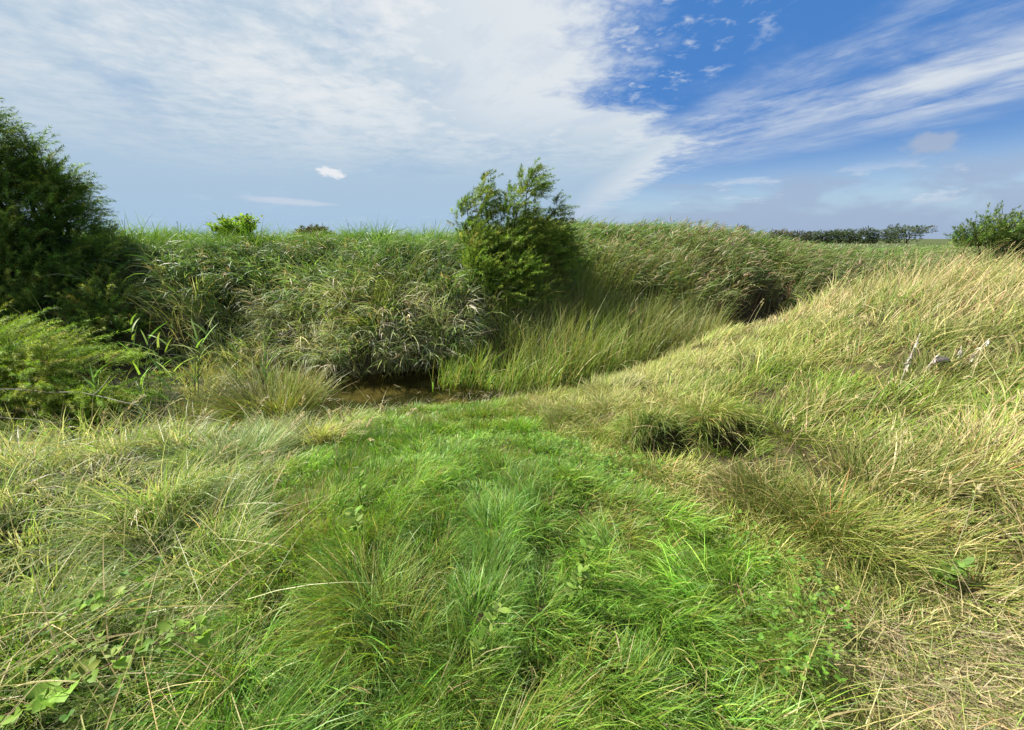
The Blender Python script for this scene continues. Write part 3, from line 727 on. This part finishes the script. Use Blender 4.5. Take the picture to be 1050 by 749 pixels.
# left trees
bushy_tree('tamarisk_tree', (-9.2, 8.1, g(-9.2, 8.1)),
    [(-8.75, 8.0, 2.45, .34, .35, .5), (-8.78, 8.0, 2.85, .16, .2, .42), (-8.8, 8.0, 3.1, .09, .12, .26), (-8.45, 8.0, 2.5, .14, .2, .25), (-9.5, 8.1, 2.3, .6, .7, .6), (-8.95, 8.1, 1.95, .55, .6, .5), (-9.2, 7.6, 1.3, .8, .7, .7), (-8.35, 7.8, 1.2, .6, .6, .5), (-8.3, 7.2, .5, .7, .6, .6), (-9.6, 7.2, .7, 1.0, .8, .8), (-7.7, 7.4, .6, .45, .45, .4), (-7.1, 6.7, .25, .5, .45, .45), (-8.0, 6.5, .2, .7, .5, .5), (-6.7, 6.4, -.1, .45, .4, .35), (-8.9, 6.4, .1, .8, .5, .5)],
    1600, TAMD, 'dark green tamarisk with one spiky top behind the low bushes at the left', 'tree', 'tamarisks at the left', per=60, r0=.06, wind=(.18, 0, .3), hole=.29, dens=3.6, axisL=(.3, .6), tw=(.05, .10), tww=(.005, .008))
bushy_tree('tamarisk_tree', (-9.8, 7.7, g(-9.8, 7.7)),
    [(-9.50, 7.6, 3.4, .35, .5, .65), (-9.55, 7.6, 2.5, .85, .9, .9), (-9.95, 7.6, 3.2, .9, .9, 1.0), (-8.95, 7.2, 1.5, 1.0, .9, .9), (-10.15, 7.0, 1.4, 1.2, 1.0, 1.0), (-8.85, 6.8, .6, 1.0, .8, .7)],
    1100, TAMD, 'tallest dark tamarisk cut off by the left edge of the view', 'tree', 'tamarisks at the left', per=56, r0=.07, wind=(.18, 0, .3), hole=.29, dens=3.6, axisL=(.3, .6), tw=(.05, .10), tww=(.005, .008))
# low feathery bushes in front of them
bushy_tree('tamarisk_bush', (-6.2, 4.9, g(-6.2, 4.9)),
    [(-6.25, 4.6, .05, .4, .4, .45), (-5.7, 4.5, -.05, .33, .35, .34), (-6.9, 4.7, .05, .45, .45, .42), (-6.2, 4.3, -.3, .6, .35, .26), (-7.7, 4.7, -.1, .6, .5, .4)],
    420, TAMB, 'low feathery yellow green tamarisk bush in front of the dark trees at the left', 'bush', 'low tamarisk bushes at the left', per=90, r0=.022, hole=.37, axisL=(.35, .7), tw=(.04, .085), tww=(.0028, .005), wind=(.75, -.15, .25))
bushy_tree('tamarisk_bush', (-5.15, 4.5, g(-5.15, 4.5)),
    [(-5.2, 4.4, .0, .34, .35, .34), (-4.8, 4.35, -.1, .3, .3, .28), (-5.3, 4.2, -.36, .36, .25, .2)],
    240, TAMB, 'small rounded feathery bush with reddish twigs right of the low tamarisk bush', 'bush', 'low tamarisk bushes at the left', per=90, r0=.018, hole=.37, axisL=(.2, .4), tw=(.04, .08), tww=(.0028, .005), wind=(.7, -.1, .1))

# dark evergreen bushes at the right edge
CON = [(3, (.09, .15, .03)), (2, (.13, .19, .04)), (1, (.19, .24, .06))]
bushy_tree('juniper_bush', (14.6, 12.3, g(14.6, 12.3)),
    [(14.7, 12.3, 1.95, .55, .5, .35), (15.1, 12.2, 1.7, .7, .6, .5), (14.2, 12.3, 1.5, .6, .5, .35), (15.6, 12.4, 1.4, .7, .6, .55), (14.6, 12.2, 1.1, .9, .6, .5)],
    420, CON, 'dark evergreen bush with ragged upright tips beyond the dry grass at the right', 'bush', 'evergreen bushes at the right', per=40, r0=.05, hole=.38, dens=2.2, axisL=(.3, .65), tw=(.06, .13), tww=(.009, .015), wind=(.15, 0, .5))
bushy_tree('juniper_bush', (16.8, 12.6, g(16.8, 12.6)),
    [(16.7, 12.6, 1.9, .6, .5, .45), (17.3, 12.6, 2.1, .7, .6, .6), (16.9, 12.5, 1.3, .9, .6, .6)],
    330, CON, 'dark evergreen bush cut off by the right edge of the view', 'bush', 'evergreen bushes at the right', per=40, r0=.05, hole=.38, dens=2.2, axisL=(.3, .65), tw=(.06, .13), tww=(.009, .015), wind=(.15, 0, .5))

# broad leaved shrub on the crest
def leafy_shrub(name, x, y, hgt, wid, nstem, nleaf, cols, label, cat, leaf=(.06, .1), group=None):
    base = (x, y, g(x, y)); root = empty(name, base); tag(root, label, cat, group)
    tm = MB(); lm = MB()
    for i in range(nstem):
        a = R.uniform(0, 2 * PI); q = wid * math.sqrt(R.random())
        tip = np.array(base) + [q * math.cos(a), q * math.sin(a), hgt * R.uniform(.55, 1)]
        st = limb(base, tip, 6, .1); tube(tm, st, np.linspace(.012, .004, 6), (.09, .07, .04), 5)
        k = R.uniform(1.2, 5, nleaf); P = np.stack([np.interp(k, range(6), st[:, c]) for c in range(3)], 1)
        C = pal(nleaf, cols)
        ribbons(lm, P + R.normal(0, .03, (nleaf, 3)), R.uniform(*leaf, nleaf), R.uniform(leaf[0] * .5, leaf[1] * .5, nleaf), R.uniform(0, 2 * PI, nleaf), R.uniform(.4, 1.4, nleaf), R.uniform(.1, .7, nleaf), C, nseg=4, prof='leaf', twist=R.normal(0, .4, nleaf))
    tm.build('stem', M_bark, root, base, True); lm.build('foliage', M_leaf, root, base)
    return root
leafy_shrub('leafy_shrub', -6.7, 9.9, .72, .55, 34, 54, [(3, (.25, .36, .05)), (2, (.18, .29, .045)), (1, (.33, .4, .09))], 'light green broad leaved shrub standing up from the crest of the far bank', 'shrub', (.07, .12))

# domed bush beyond the crest and the trees on the skyline
bushy_tree('domed_bush', (-12.9, 26.5, g(-12.9, 26.5)), [(-12.9, 26.5, 1.75, 1.0, .8, .5), (-13.6, 26.5, 1.6, .7, .7, .45), (-12.3, 26.5, 1.6, .6, .6, .4), (-13, 26.4, .9, 1.2, .8, .7)], 260,
    [(2, (.13, .12, .07)), (2, (.1, .11, .05)), (1, (.18, .15, .1))], 'brownish domed bush showing above the crest left of the middle tree', 'bush', per=26, r0=.06, tw=(.12, .22), tww=(.02, .04), wind=(.1, 0, 0))

def skyline_tree(px, dist, hgt, wid, label, cols, kind='round', group='trees on the far skyline'):
    X = (px - 525) / 394 * dist; Y = dist * 1.04
    z0 = g(X, Y); base = (X, Y, z0)
    if kind == 'flat':
        bl = [(X + wid * f, Y, z0 + hgt * .8 + R.normal(0, .2), wid * .3, wid * .25, hgt * .2) for f in (-.38, -.12, .12, .38)] + [(X, Y, z0 + hgt * .55, wid * .4, wid * .25, hgt * .22), (X - wid * .1, Y, z0 + hgt * .25, wid * .5, wid * .3, hgt * .22)]
    else:
        bl = [(X + wid * R.uniform(-.25, .25), Y, z0 + hgt * f, wid * R.uniform(.3, .42), wid * .3, hgt * .24) for f in (.12, .3, .5, .66, .78)]
    return bushy_tree('skyline_tree', base, bl, 170, cols, label, 'tree', group, per=22, r0=.16, axisL=(.6, 1.4), tw=(.25, .55), tww=(.06, .12), wind=(.1, 0, .1), shell=.7)
DK = [(3, (.07, .10, .05)), (2, (.095, .125, .06)), (1, (.12, .15, .08))]
LT = [(2, (.14, .13, .07)), (2, (.1, .11, .05)), (1, (.2, .17, .1))]
skyline_tree(925, 150, 6.3, 13, 'broad flat topped dark tree, the largest on the far skyline', DK, 'flat')
skyline_tree(908, 160, 6.0, 9, 'dark tree at the left shoulder of the broad flat topped tree', DK)
skyline_tree(886, 155, 5.7, 6.5, 'round dark tree standing apart left of the broad flat topped tree', DK)
skyline_tree(868, 160, 5.2, 10, 'low dark tree between the round tree and the line of low trees', DK)
for p in (832, 845, 857): skyline_tree(p, 165, 4.7 + (p % 3) * .2, 10, 'low dark tree in the middle of the far skyline row', DK)
skyline_tree(815, 150, 4.4, 11, 'greyish low tree left of the far skyline row', [(1, (.08, .09, .05)), (1, (.11, .11, .065))])
skyline_tree(797, 120, 3.9, 9, 'tan coloured bushy tree at the left end of the far skyline', LT)
skyline_tree(757, 100, 4.6, 2.6, 'tiny dark tree poking up just right of the tall reeds', DK)

# ------------------------------------------------------------------ single plants
def young_reed(x, y, hgt, lean, label, group):
    base = (x, y, g(x, y)); root = empty('reed_plant', base); tag(root, label, 'reed', group)
    a = R.normal(.2, .5); P = np.array([base]); L = np.array([hgt]); A = np.array([a]); T = np.array([lean]); K = np.array([.25])
    sm = MB(); s = np.linspace(0, 1, 7)
    tube(sm, [arc(P, L, A, T, K, q)[0][0] for q in s], np.linspace(.006, .0025, 7), (.14, .2, .05), 5)
    sm.build('stem', M_reed, root, base, True)
    for q in range(7):
        f = .35 + .63 * q / 6
        p, th = arc(P, L, A, T, K, f)
        lm = MB(); c = pal(1, [(2, (.22, .34, .06)), (1, (.32, .4, .12)), (1, (.16, .27, .06))])
        ribbons(lm, p, np.array([R.uniform(.28, .45)]), np.array([R.uniform(.016, .024)]), np.array([a + (q % 2) * PI * .8 + R.normal(0, .4)]), th + R.uniform(.2, .5), np.array([R.uniform(.2, .9)]), c, nseg=6, twist=np.array([R.normal(0, .3)]))
        lm.build('leaf', M_reed, root, base)
    return root
REEDS = [(-4.75, 4.75, 1.0), (-4.5, 4.55, .9), (-4.3, 4.8, 1.1), (-4.05, 4.55, .95), (-3.85, 4.95, 1.1), (-4.6, 5.2, 1.0), (-5.0, 4.9, .9), (-4.45, 4.25, .7), (-3.6, 5.2, 1.05), (-5.3, 5.1, 1.1), (-4.15, 4.2, .7), (-4.9, 4.15, .65)]
for (x, y, h_) in REEDS:
    young_reed(x, y, h_, R.uniform(.05, .25), 'bright green young reed with pointed leaves beside the low bushes at the left', 'young reeds at the left')

def seed_stalk(x, y, hgt, az, lean, curl, label, group, cols=STRAW, head=True):
    base = (x, y, g(x, y)); root = empty('seed_stalk', base); tag(root, label, 'grass stalk', group)
    P = np.array([base]); L = np.array([hgt]); A = np.array([az]); T = np.array([lean]); K = np.array([curl])
    c = pal(1, cols)[0]; r = .0013 + .0004 * math.hypot(x, y) ** .7
    sm = MB(); tube(sm, [arc(P, L, A, T, K, q)[0][0] for q in np.linspace(0, 1, 9)], np.linspace(r, r * .5, 9), c, 4)
    sm.build('stem', M_dry, root, base, True)
    if head:
        hm = MB(); n = 26; s = R.uniform(.82, 1.0, n)
        p, th = arc(np.repeat(P, n, 0), np.repeat(L, n), np.repeat(A, n), np.repeat(T, n), np.repeat(K, n), s)
        ribbons(hm, p, R.uniform(.018, .045, n), R.uniform(.003, .006, n) + r, az + R.normal(0, .6, n), th + R.normal(0, .3, n), R.normal(0, .3, n), pal(n, cols), nseg=2, prof='leaf')
        hm.build('seed_head', M_dry, root, base)
    return root
k = 0
while k < 70:
    x = R.uniform(4.2, 10.5); y = R.uniform(3.6, 8.2)
    d = float(ditch(np.array([x]), np.array([y]))[0])
    if d > -.9: continue
    seed_stalk(x, y, R.uniform(.55, .95), R.normal(.15, .35), R.uniform(.15, .5), R.uniform(.2, .8), 'tall straw coloured grass stalk leaning with the wind on top of the mound', 'tall straw stalks on the mound'); k += 1
k = 0
while k < 46:
    x = R.uniform(1.9, 4.4); y = R.uniform(1.2, 4.2)
    seed_stalk(x, y, R.uniform(.4, .75), R.normal(.5, .8), R.uniform(.1, .6), R.uniform(.2, 1.2), 'long dry grass stem crossing the yellow grass on the near side of the mound', 'dry stems on the near side of the mound'); k += 1
k = 0
while k < 34:
    x = R.uniform(-4.2, -1.0); y = R.uniform(1.2, 3.6)
    if x < -1.25 * y - .4: continue
    seed_stalk(x, y, R.uniform(.4, .7), R.normal(.3, 1.0), R.uniform(.1, .5), R.uniform(.2, 1.0), 'thin pale seed stalk among the long grass of the left bank', 'seed stalks on the left bank', PALE[3:] + STRAW[:2]); k += 1
for px in (150, 158, 170, 205, 240, 352, 372, 381, 392, 455, 468):
    X = (px - 525) / 394 * 11.5
    Y = float(np.interp(X, _gx, _gy)) + 5.3 + 1.5 * float(sst(-2.4, -5, X))
    seed_stalk(X, Y, R.uniform(.5, .75), R.uniform(0, 6.28), R.uniform(.02, .15), R.uniform(0, .3), 'thin upright weed stalk against the sky on the crest of the far bank', 'weed stalks on the crest', [(1, (.12, .13, .06)), (1, (.2, .17, .09))])

# bleached stalks and the stone in the mound's side
def bleached(px, py_, t, hgt, bend, label):
    x, y = look(px, py_, .12)
    z = g(x, y); base = (x, y, z); root = empty('bleached_stalk', base); tag(root, label, 'dead stalk', 'bleached stalks in the mound')
    sm = MB(); pts = [np.array(base) + [bend * .5 * s * s, 0, hgt * s] for s in np.linspace(0, 1, 6)]
    tube(sm, pts, np.linspace(.006, .004, 6), (.4, .36, .26), 5); sm.build('stem', M_bark, root, base, True)
    hm = MB(); n = int(20 + 50 * hgt); s = R.uniform(.4, 1, n)
    p = np.array(base) + np.stack([bend * .5 * s * s, 0 * s, hgt * s], 1)
    ribbons(hm, p, R.uniform(.03, .055, n), R.uniform(.008, .013, n), R.uniform(0, 2 * PI, n), R.uniform(2.3, 3.0, n), R.uniform(-.5, .4, n), pal(n, [(3, (.62, .59, .5)), (1, (.36, .32, .24))]), nseg=4, prof='leaf')
    hm.build('dead_leaf', M_dry, root, base)
bleached(925, 388, 4.6, .52, .05, 'tallest bleached white dead stalk at the left of the dark gap in the mound')
bleached(951, 374, 4.7, .22, .15, 'short curled bleached stalk just left of the dark stone in the mound')
bleached(985, 372, 4.8, .27, -.1, 'bleached stalk just right of the dark stone in the mound')
bleached(995, 368, 4.8, .3, .2, 'bleached stalk with nodding white leaves farthest right in the mound')

def stone(x, y, r, label):
    import bmesh
    bm = bmesh.new(); bmesh.ops.create_icosphere(bm, subdivisions=3, radius=r)
    for v in bm.verts:
        f = 1 + .35 * (float(vnoise(v.co.x * 14 + 5, v.co.y * 14 + v.co.z * 9)) - .5)
        v.co = v.co * f; v.co.z *= .7; v.co.x *= 1.25
    me = bpy.data.meshes.new('stone'); bm.to_mesh(me); bm.free()
    a = me.attributes.new('Col', 'FLOAT_COLOR', 'POINT')
    a.data.foreach_set('color', np.tile(np.array([.09, .08, .075, 1], np.float32), len(me.vertices)))
    me.polygons.foreach_set('use_smooth', np.ones(len(me.polygons), bool)); me.materials.append(M_stone)
    o = link(bpy.data.objects.new('stone', me)); o.location = (x, y, g(x, y) + .14)
    tag(o, label, 'stone')
stone(*look(965, 372, .12), .045, 'small dark stone half hidden in the grass among the bleached stalks')

# bare arching twigs at the left
def twig(pts, r, label):
    base = tuple(pts[0]); root = empty('dry_twig', base); tag(root, label, 'twig', 'bare twigs at the left')
    P = np.array(pts, float); t = np.linspace(0, 1, len(P)); tt = np.linspace(0, 1, 18)
    c = np.stack([np.interp(tt, t, P[:, q]) for q in range(3)], 1)
    for _ in range(2): c[1:-1] = (c[:-2] + 2 * c[1:-1] + c[2:]) / 4
    c += R.normal(0, .006, c.shape)
    sm = MB(); tube(sm, c, np.linspace(r, r * .45, 18), (.3, .27, .22), 5); sm.build('stem', M_bark, root, base, True)
    for q in (6, 10, 14):
        bm_ = MB(); e = c[q] + [R.uniform(-.05, .2), R.uniform(-.1, .1), R.uniform(.08, .22)]
        tube(bm_, limb(c[q], e, 5, .15), np.linspace(r * .5, r * .2, 5), (.42, .38, .32), 4); bm_.build('side_shoot', M_bark, root, base, True)
twig([(-6.6, 4.0, .02), (-5.7, 4.0, .0), (-4.9, 4.0, -.03), (-4.3, 3.95, -.12), (-3.9, 3.9, -.3)], .008, 'longer pale bare twig arching out over the dark ditch at the left')
twig([(-6.3, 3.8, -.2), (-5.6, 3.8, -.24), (-5.0, 3.8, -.3), (-4.7, 3.75, -.5)], .006, 'shorter bare twig lying low under the longer arching twig')

# bramble shoots, lower left
def bramble(p0, p1, nl, label, size=.037):
    base = tuple(p0); root = empty('bramble_shoot', base); tag(root, label, 'bramble', 'bramble shoots at the lower left')
    st = limb(p0, p1, 12, .1)
    sm = MB(); tube(sm, st, np.linspace(.0035, .0015, 12), (.11, .06, .04), 5); sm.build('stem', M_bark, root, base, True)
    for i in range(nl):
        f = .15 + .85 * (i + .5) / nl
        p = np.array([np.interp(f * 11, range(12), st[:, q]) for q in range(3)])
        side = 1 if i % 2 else -1
        a0 = math.atan2(p1[1] - p0[1], p1[0] - p0[0]) + side * R.uniform(.5, 1.2)
        pet = p + np.array([math.cos(a0), math.sin(a0), .5]) * R.uniform(.015, .035)
        cm_ = pal(1, [(2, (.22, .34, .05)), (1, (.16, .27, .04)), (1, (.28, .36, .07))], .1)
        for q in (-1, 0, 1):                                        # three toothed leaflets
            leaflet(root, base, pet, a0 + q * 1.05, size * R.uniform(.55, 1.25) * (1.1 if q == 0 else .9), cm_[0])
def leaflet(root, base, p, az, L, c):
    n = 9; s = np.linspace(0, 1, n)
    w = L * .45 * np.sin(PI * s ** .8) * (1 + .12 * (np.arange(n) % 2)); th = 1.05 + R.normal(0, .25); roll = R.normal(0, .35)
    f = np.array([math.cos(az) * math.sin(th), math.sin(az) * math.sin(th), math.cos(th)]); sd = np.array([-math.sin(az), math.cos(az), roll]); sd /= np.linalg.norm(sd)
    up = np.cross(f, sd)
    mid = p + f * (s * L)[:, None] - np.array([0, 0, 1]) * (s ** 2 * L * .3)[:, None]
    V = np.concatenate([mid, mid + sd * w[:, None] + up * (w * .3)[:, None], mid - sd * w[:, None] + up * (w * .3)[:, None]])
    Q = [[i, i + 1, n + i + 1, n + i] for i in range(n - 1)] + [[i, 2 * n + i, 2 * n + i + 1, i + 1] for i in range(n - 1)]
    mb = MB(); mb.add(V, np.tile(c, (len(V), 1)), Q); mb.build('leaf', M_leaf, root, base, True)
def lk(u, v, lift): return (*look(u, v, lift), g(*look(u, v, lift)) + lift)
bramble(lk(35, 650, .16), lk(142, 606, .24), 8, 'upper bramble shoot with light green leaves at the lower left')
bramble(lk(60, 712, .16), lk(212, 650, .22), 11, 'longest bramble shoot with light green leaves reaching right at the lower left')
bramble(lk(5, 735, .1), lk(75, 705, .16), 7, 'shaded bramble shoot low in the bottom left corner', .06)

# leafy herbs in the lawn and at the path
def herb(x, y, hgt, n, label, leaf=(.03, .055), wid=.05, cols=((2, (.16, .26, .04)), (1, (.22, .3, .07)))):
    base = (x, y, g(x, y)); root = empty('leafy_herb', base); tag(root, label, 'herb', 'leafy herbs in the grass')
    st = limb(base, np.array(base) + [R.normal(0, wid), R.normal(0, wid), hgt], 8, .06)
    sm = MB(); tube(sm, st, np.linspace(.003, .0012, 8), (.12, .16, .05), 5); sm.build('stem', M_leaf, root, base, True)
    lm = MB(); k = R.uniform(2, 7, n); P = np.stack([np.interp(k, range(8), st[:, c]) for c in range(3)], 1)
    ribbons(lm, P, R.uniform(*leaf, n), R.uniform(leaf[0] * .45, leaf[1] * .5, n), R.uniform(0, 2 * PI, n), R.uniform(.5, 1.3, n), R.uniform(.1, .6, n), pal(n, list(cols)), nseg=5, prof='leaf', twist=R.normal(0, .3, n))
    lm.build('foliage', M_leaf, root, base)
herb(.33, 1.42, .36, 40, 'tallest pale leafy herb rising from the middle of the foreground grass')
herb(.22, 1.3, .28, 30, 'shorter leafy herb just left of the tallest one in the foreground')
herb(-.15, 1.05, .26, 30, 'leafy herb near the bottom middle of the grass')
herb(-.75, 1.6, .3, 36, 'bright green leafy herb at the left of the green grass')
herb(-.95, 2.0, .3, 36, 'yellow green leafy herb farther back at the left of the green grass')
herb(1.95, 1.42, .13, 60, 'broad leaved dark green weed on the trodden straw at the lower right', (.035, .075), .08, ((2, (.13, .23, .035)), (1, (.18, .28, .05))))

# ------------------------------------------------------------------ sky, clouds and sun
SUN_AZ = math.radians(-74)    # measured from the view direction (+Y), negative to the left
SUN_EL = math.radians(49)
EXPO = 1.1
STR = .07
w = bpy.data.worlds.new('World'); S.world = w; w.use_nodes = True
nt = w.node_tree; nt.nodes.clear()
class E:
    def __init__(s, v): s.v = v
    def op(s, o, b=None, c=None):
        n = nt.nodes.new('ShaderNodeMath'); n.operation = o
        for i, q in enumerate((s, b, c)):
            if q is None: continue
            q = q.v if isinstance(q, E) else q
            if isinstance(q, (int, float)): n.inputs[i].default_value = q
            else: nt.links.new(q, n.inputs[i])
        return E(n.outputs[0])
    def __add__(s, b): return s.op('ADD', b)
    def __radd__(s, b): return s.op('ADD', b)
    def __sub__(s, b): return s.op('SUBTRACT', b)
    def __rsub__(s, b): return E(b).op('SUBTRACT', s)
    def __mul__(s, b): return s.op('MULTIPLY', b)
    def __rmul__(s, b): return s.op('MULTIPLY', b)
    def __truediv__(s, b): return s.op('DIVIDE', b)
    def __pow__(s, b): return s.op('POWER', b)
    def abs(s): return s.op('ABSOLUTE')
    def max(s, b): return s.op('MAXIMUM', b)
    def min(s, b): return s.op('MINIMUM', b)
def ss(a, b, x):
    n = nt.nodes.new('ShaderNodeMapRange'); n.interpolation_type = 'SMOOTHSTEP'
    if a > b: n.inputs['From Min'].default_value = b; n.inputs['From Max'].default_value = a; n.inputs['To Min'].default_value = 1; n.inputs['To Max'].default_value = 0
    else: n.inputs['From Min'].default_value = a; n.inputs['From Max'].default_value = b
    nt.links.new(x.v, n.inputs['Value']); return E(n.outputs['Result'])
def noise(x, y, z=0., sc=1., det=5, rough=.55, dist=0.):
    c = nt.nodes.new('ShaderNodeCombineXYZ')
    for i, q in enumerate((x, y, z)):
        if isinstance(q, E): nt.links.new(q.v, c.inputs[i])
        else: c.inputs[i].default_value = q
    n = nt.nodes.new('ShaderNodeTexNoise'); n.inputs['Scale'].default_value = sc; n.inputs['Detail'].default_value = det; n.inputs['Roughness'].default_value = rough; n.inputs['Distortion'].default_value = dist
    nt.links.new(c.outputs[0], n.inputs['Vector']); return E(n.outputs['Fac'])
def mixcol(a, b, f):
    n = nt.nodes.new('ShaderNodeMix'); n.data_type = 'RGBA'
    nt.links.new(f.v, n.inputs[0])
    for i, q in ((6, a), (7, b)):
        if isinstance(q, tuple): n.inputs[i].default_value = (*q, 1)
        else: nt.links.new(q, n.inputs[i])
    return n.outputs[2]
tc = nt.nodes.new('ShaderNodeTexCoord'); sp = nt.nodes.new('ShaderNodeSeparateXYZ'); nt.links.new(tc.outputs['Generated'], sp.inputs[0])
X, Y, Z = (E(sp.outputs[i]) for i in range(3))
zz = Z.max(0.) + .05
px = X / zz; py = Y / zz
sky = nt.nodes.new('ShaderNodeTexSky'); sky.sky_type = 'NISHITA'; sky.sun_disc = False
sky.sun_elevation = SUN_EL; sky.sun_rotation = SUN_AZ; sky.air_density = 1.0; sky.dust_density = .6; sky.ozone_density = 2.0
K = 1 / (STR * 2 ** EXPO)
def c8(r, g_, b_): return tuple(((v / 255 + .055) / 1.055) ** 2.4 * K for v in (r, g_, b_))
a_ = px * .47 - py * .88; b_ = px * .88 + py * .47
n1 = noise(px, py, .3, .9, 6, .6, .3)
n2 = noise(px, py, 4.3, 2.6, 6, .62, .4)
n3 = noise(px, py, 2.6, 7., 5, .62, .3)
streak = noise(b_ * 2.6, a_ * .8, 1.7, 1.0, 7, .62, .25)
fine = noise(b_ * 4.6, a_ * 2.4, 7.7, 1.0, 5, .6, .2)
clear = mixcol(sky.outputs[0], c8(62, 126, 202), ss(.0, .22, Z) * .85)
edge = px - .36 - 1.35 * ss(2.6, 3.9, py) + (n1 - .5) * 1.2 + (n2 - .5) * .8 + (n3 - .5) * .6
veil = ss(.34, -.26, edge) * (.86 + .4 * ss(.35, .65, n1 * .5 + streak * .5)).min(1.)
band = ss(1.15, 0., (b_ - 3.25 + (n1 - .5) * 1.4 + (n2 - .5) * .6).abs()) * ss(.34, .64, streak * .5 + fine * .2 + n2 * .3)
wisp = ss(1.0, 0., (b_ - 2.75).abs()) * ss(1.1, 1.7, px + (n1 - .5)) * ss(.42, .66, streak * .5 + fine * .2 + n2 * .3)
patch = ss(.32, .05, ((px - .72) ** 2. + (py - 2.3) ** 2. * .5)) * ss(.5, .68, n3 * .75 + n2 * .25) * .7
alpha = veil.max(band * .92).max(wisp * .8).max(patch)
bright = ss(.34, .62, n2 * .3 + n1 * .4 + n3 * .3) * ss(-5., -.6, px + (n1 - .5) * 1.4) * ss(6., 2., py)
bright = bright.max(ss(-1.3, .1, px + (n1 - .5) * .8) * ss(4.6, 2.6, py) * .8)
cloudcol = mixcol(c8(175, 199, 220), c8(233, 237, 240), bright.max(ss(.9, 1.6, px) * .75))
c1 = mixcol(clear, cloudcol, alpha)
# pale air near the horizon
c1 = mixcol(c1, c8(164, 194, 224), ss(.19, .0, Z) * .6)
# low grey cumulus bank towards the right
az = X / Y.max(.05)
cn = noise(az * 5.0, Z * 22., 2.2, 1.0, 6, .55, .2)
bank = ss(.42, .64, cn + ss(.12, .02, Z) * .14) * ss(.05, .5, az) * ss(.15, .09, Z)
c1 = mixcol(c1, c8(150, 178, 214), ss(.10, .02, Z) * ss(-.1, .4, az) * .6)
c1 = mixcol(c1, c8(160, 178, 207), bank * .75)
puffs = ss(.55, .66, noise(az * 4.6, Z * 28., 8.8, 1.0, 5, .6, .1)) * ss(.2, .45, az) * ss(.05, .075, Z) * ss(.14, .09, Z)
c1 = mixcol(c1, c8(212, 220, 233), puffs * .85)
# grey cloud higher on the right
gc = ss(1., .1, ((az - .97) * 11.) ** 2. + ((Z - .148) * 48.) ** 2. + (noise(az * 14., Z * 40., 5., 1., 4, .6) - .5) * 2.6)
c1 = mixcol(c1, c8(166, 182, 207), gc * .85)
# one bright puff left of the middle and a thin white streak below it
pf = ss(1., .1, ((az + .425) * 26.) ** 2. + ((Z - .134) * 85.) ** 2. + (noise(az * 40., Z * 60., 3., 1., 4, .6) - .5) * 3.2)
c1 = mixcol(c1, c8(238, 240, 244), pf * .9)
sr = ss(1., .0, ((az + .55) * 7.) ** 2. + ((Z - .075 - (az + .55) * -.03) * 110.) ** 2. + (noise(az * 9., Z * 60., 6., 1., 4, .6) - .5) * 1.5)
c1 = mixcol(c1, c8(205, 215, 230), sr * .7)
bg = nt.nodes.new('ShaderNodeBackground'); bg.inputs['Strength'].default_value = STR
nt.links.new(c1, bg.inputs['Color'])
wo = nt.nodes.new('ShaderNodeOutputWorld'); nt.links.new(bg.outputs[0], wo.inputs[0])

sun = bpy.data.lights.new('sun', 'SUN'); sun.energy = 5.0; sun.angle = math.radians(.5); sun.color = (1, .95, .86)
so = link(bpy.data.objects.new('sun', sun))
sd = Vector((math.sin(SUN_AZ) * math.cos(SUN_EL), math.cos(SUN_AZ) * math.cos(SUN_EL), math.sin(SUN_EL)))
so.rotation_euler = sd.to_track_quat('Z', 'Y').to_euler(); so.location = (-10, 0, 20)

# ------------------------------------------------------------------ camera and render settings
cam = bpy.data.cameras.new('camera'); cam.sensor_width = 36; cam.lens = 36 * 394 / 1050; cam.clip_start = .05; cam.clip_end = 6000
co = link(bpy.data.objects.new('camera', cam)); co.location = (0, 0, 1.6); co.rotation_euler = (math.radians(90 - 18.2), 0, 0)
S.camera = co
S.view_settings.view_transform = 'Standard'; S.view_settings.look = 'None'; S.view_settings.gamma = 1; S.view_settings.exposure = EXPO
S.view_settings.use_curve_mapping = False
S.cycles.max_bounces = 6; S.cycles.diffuse_bounces = 3; S.cycles.glossy_bounces = 2; S.cycles.transmission_bounces = 4; S.cycles.transparent_max_bounces = 8
S.cycles.use_denoising = True
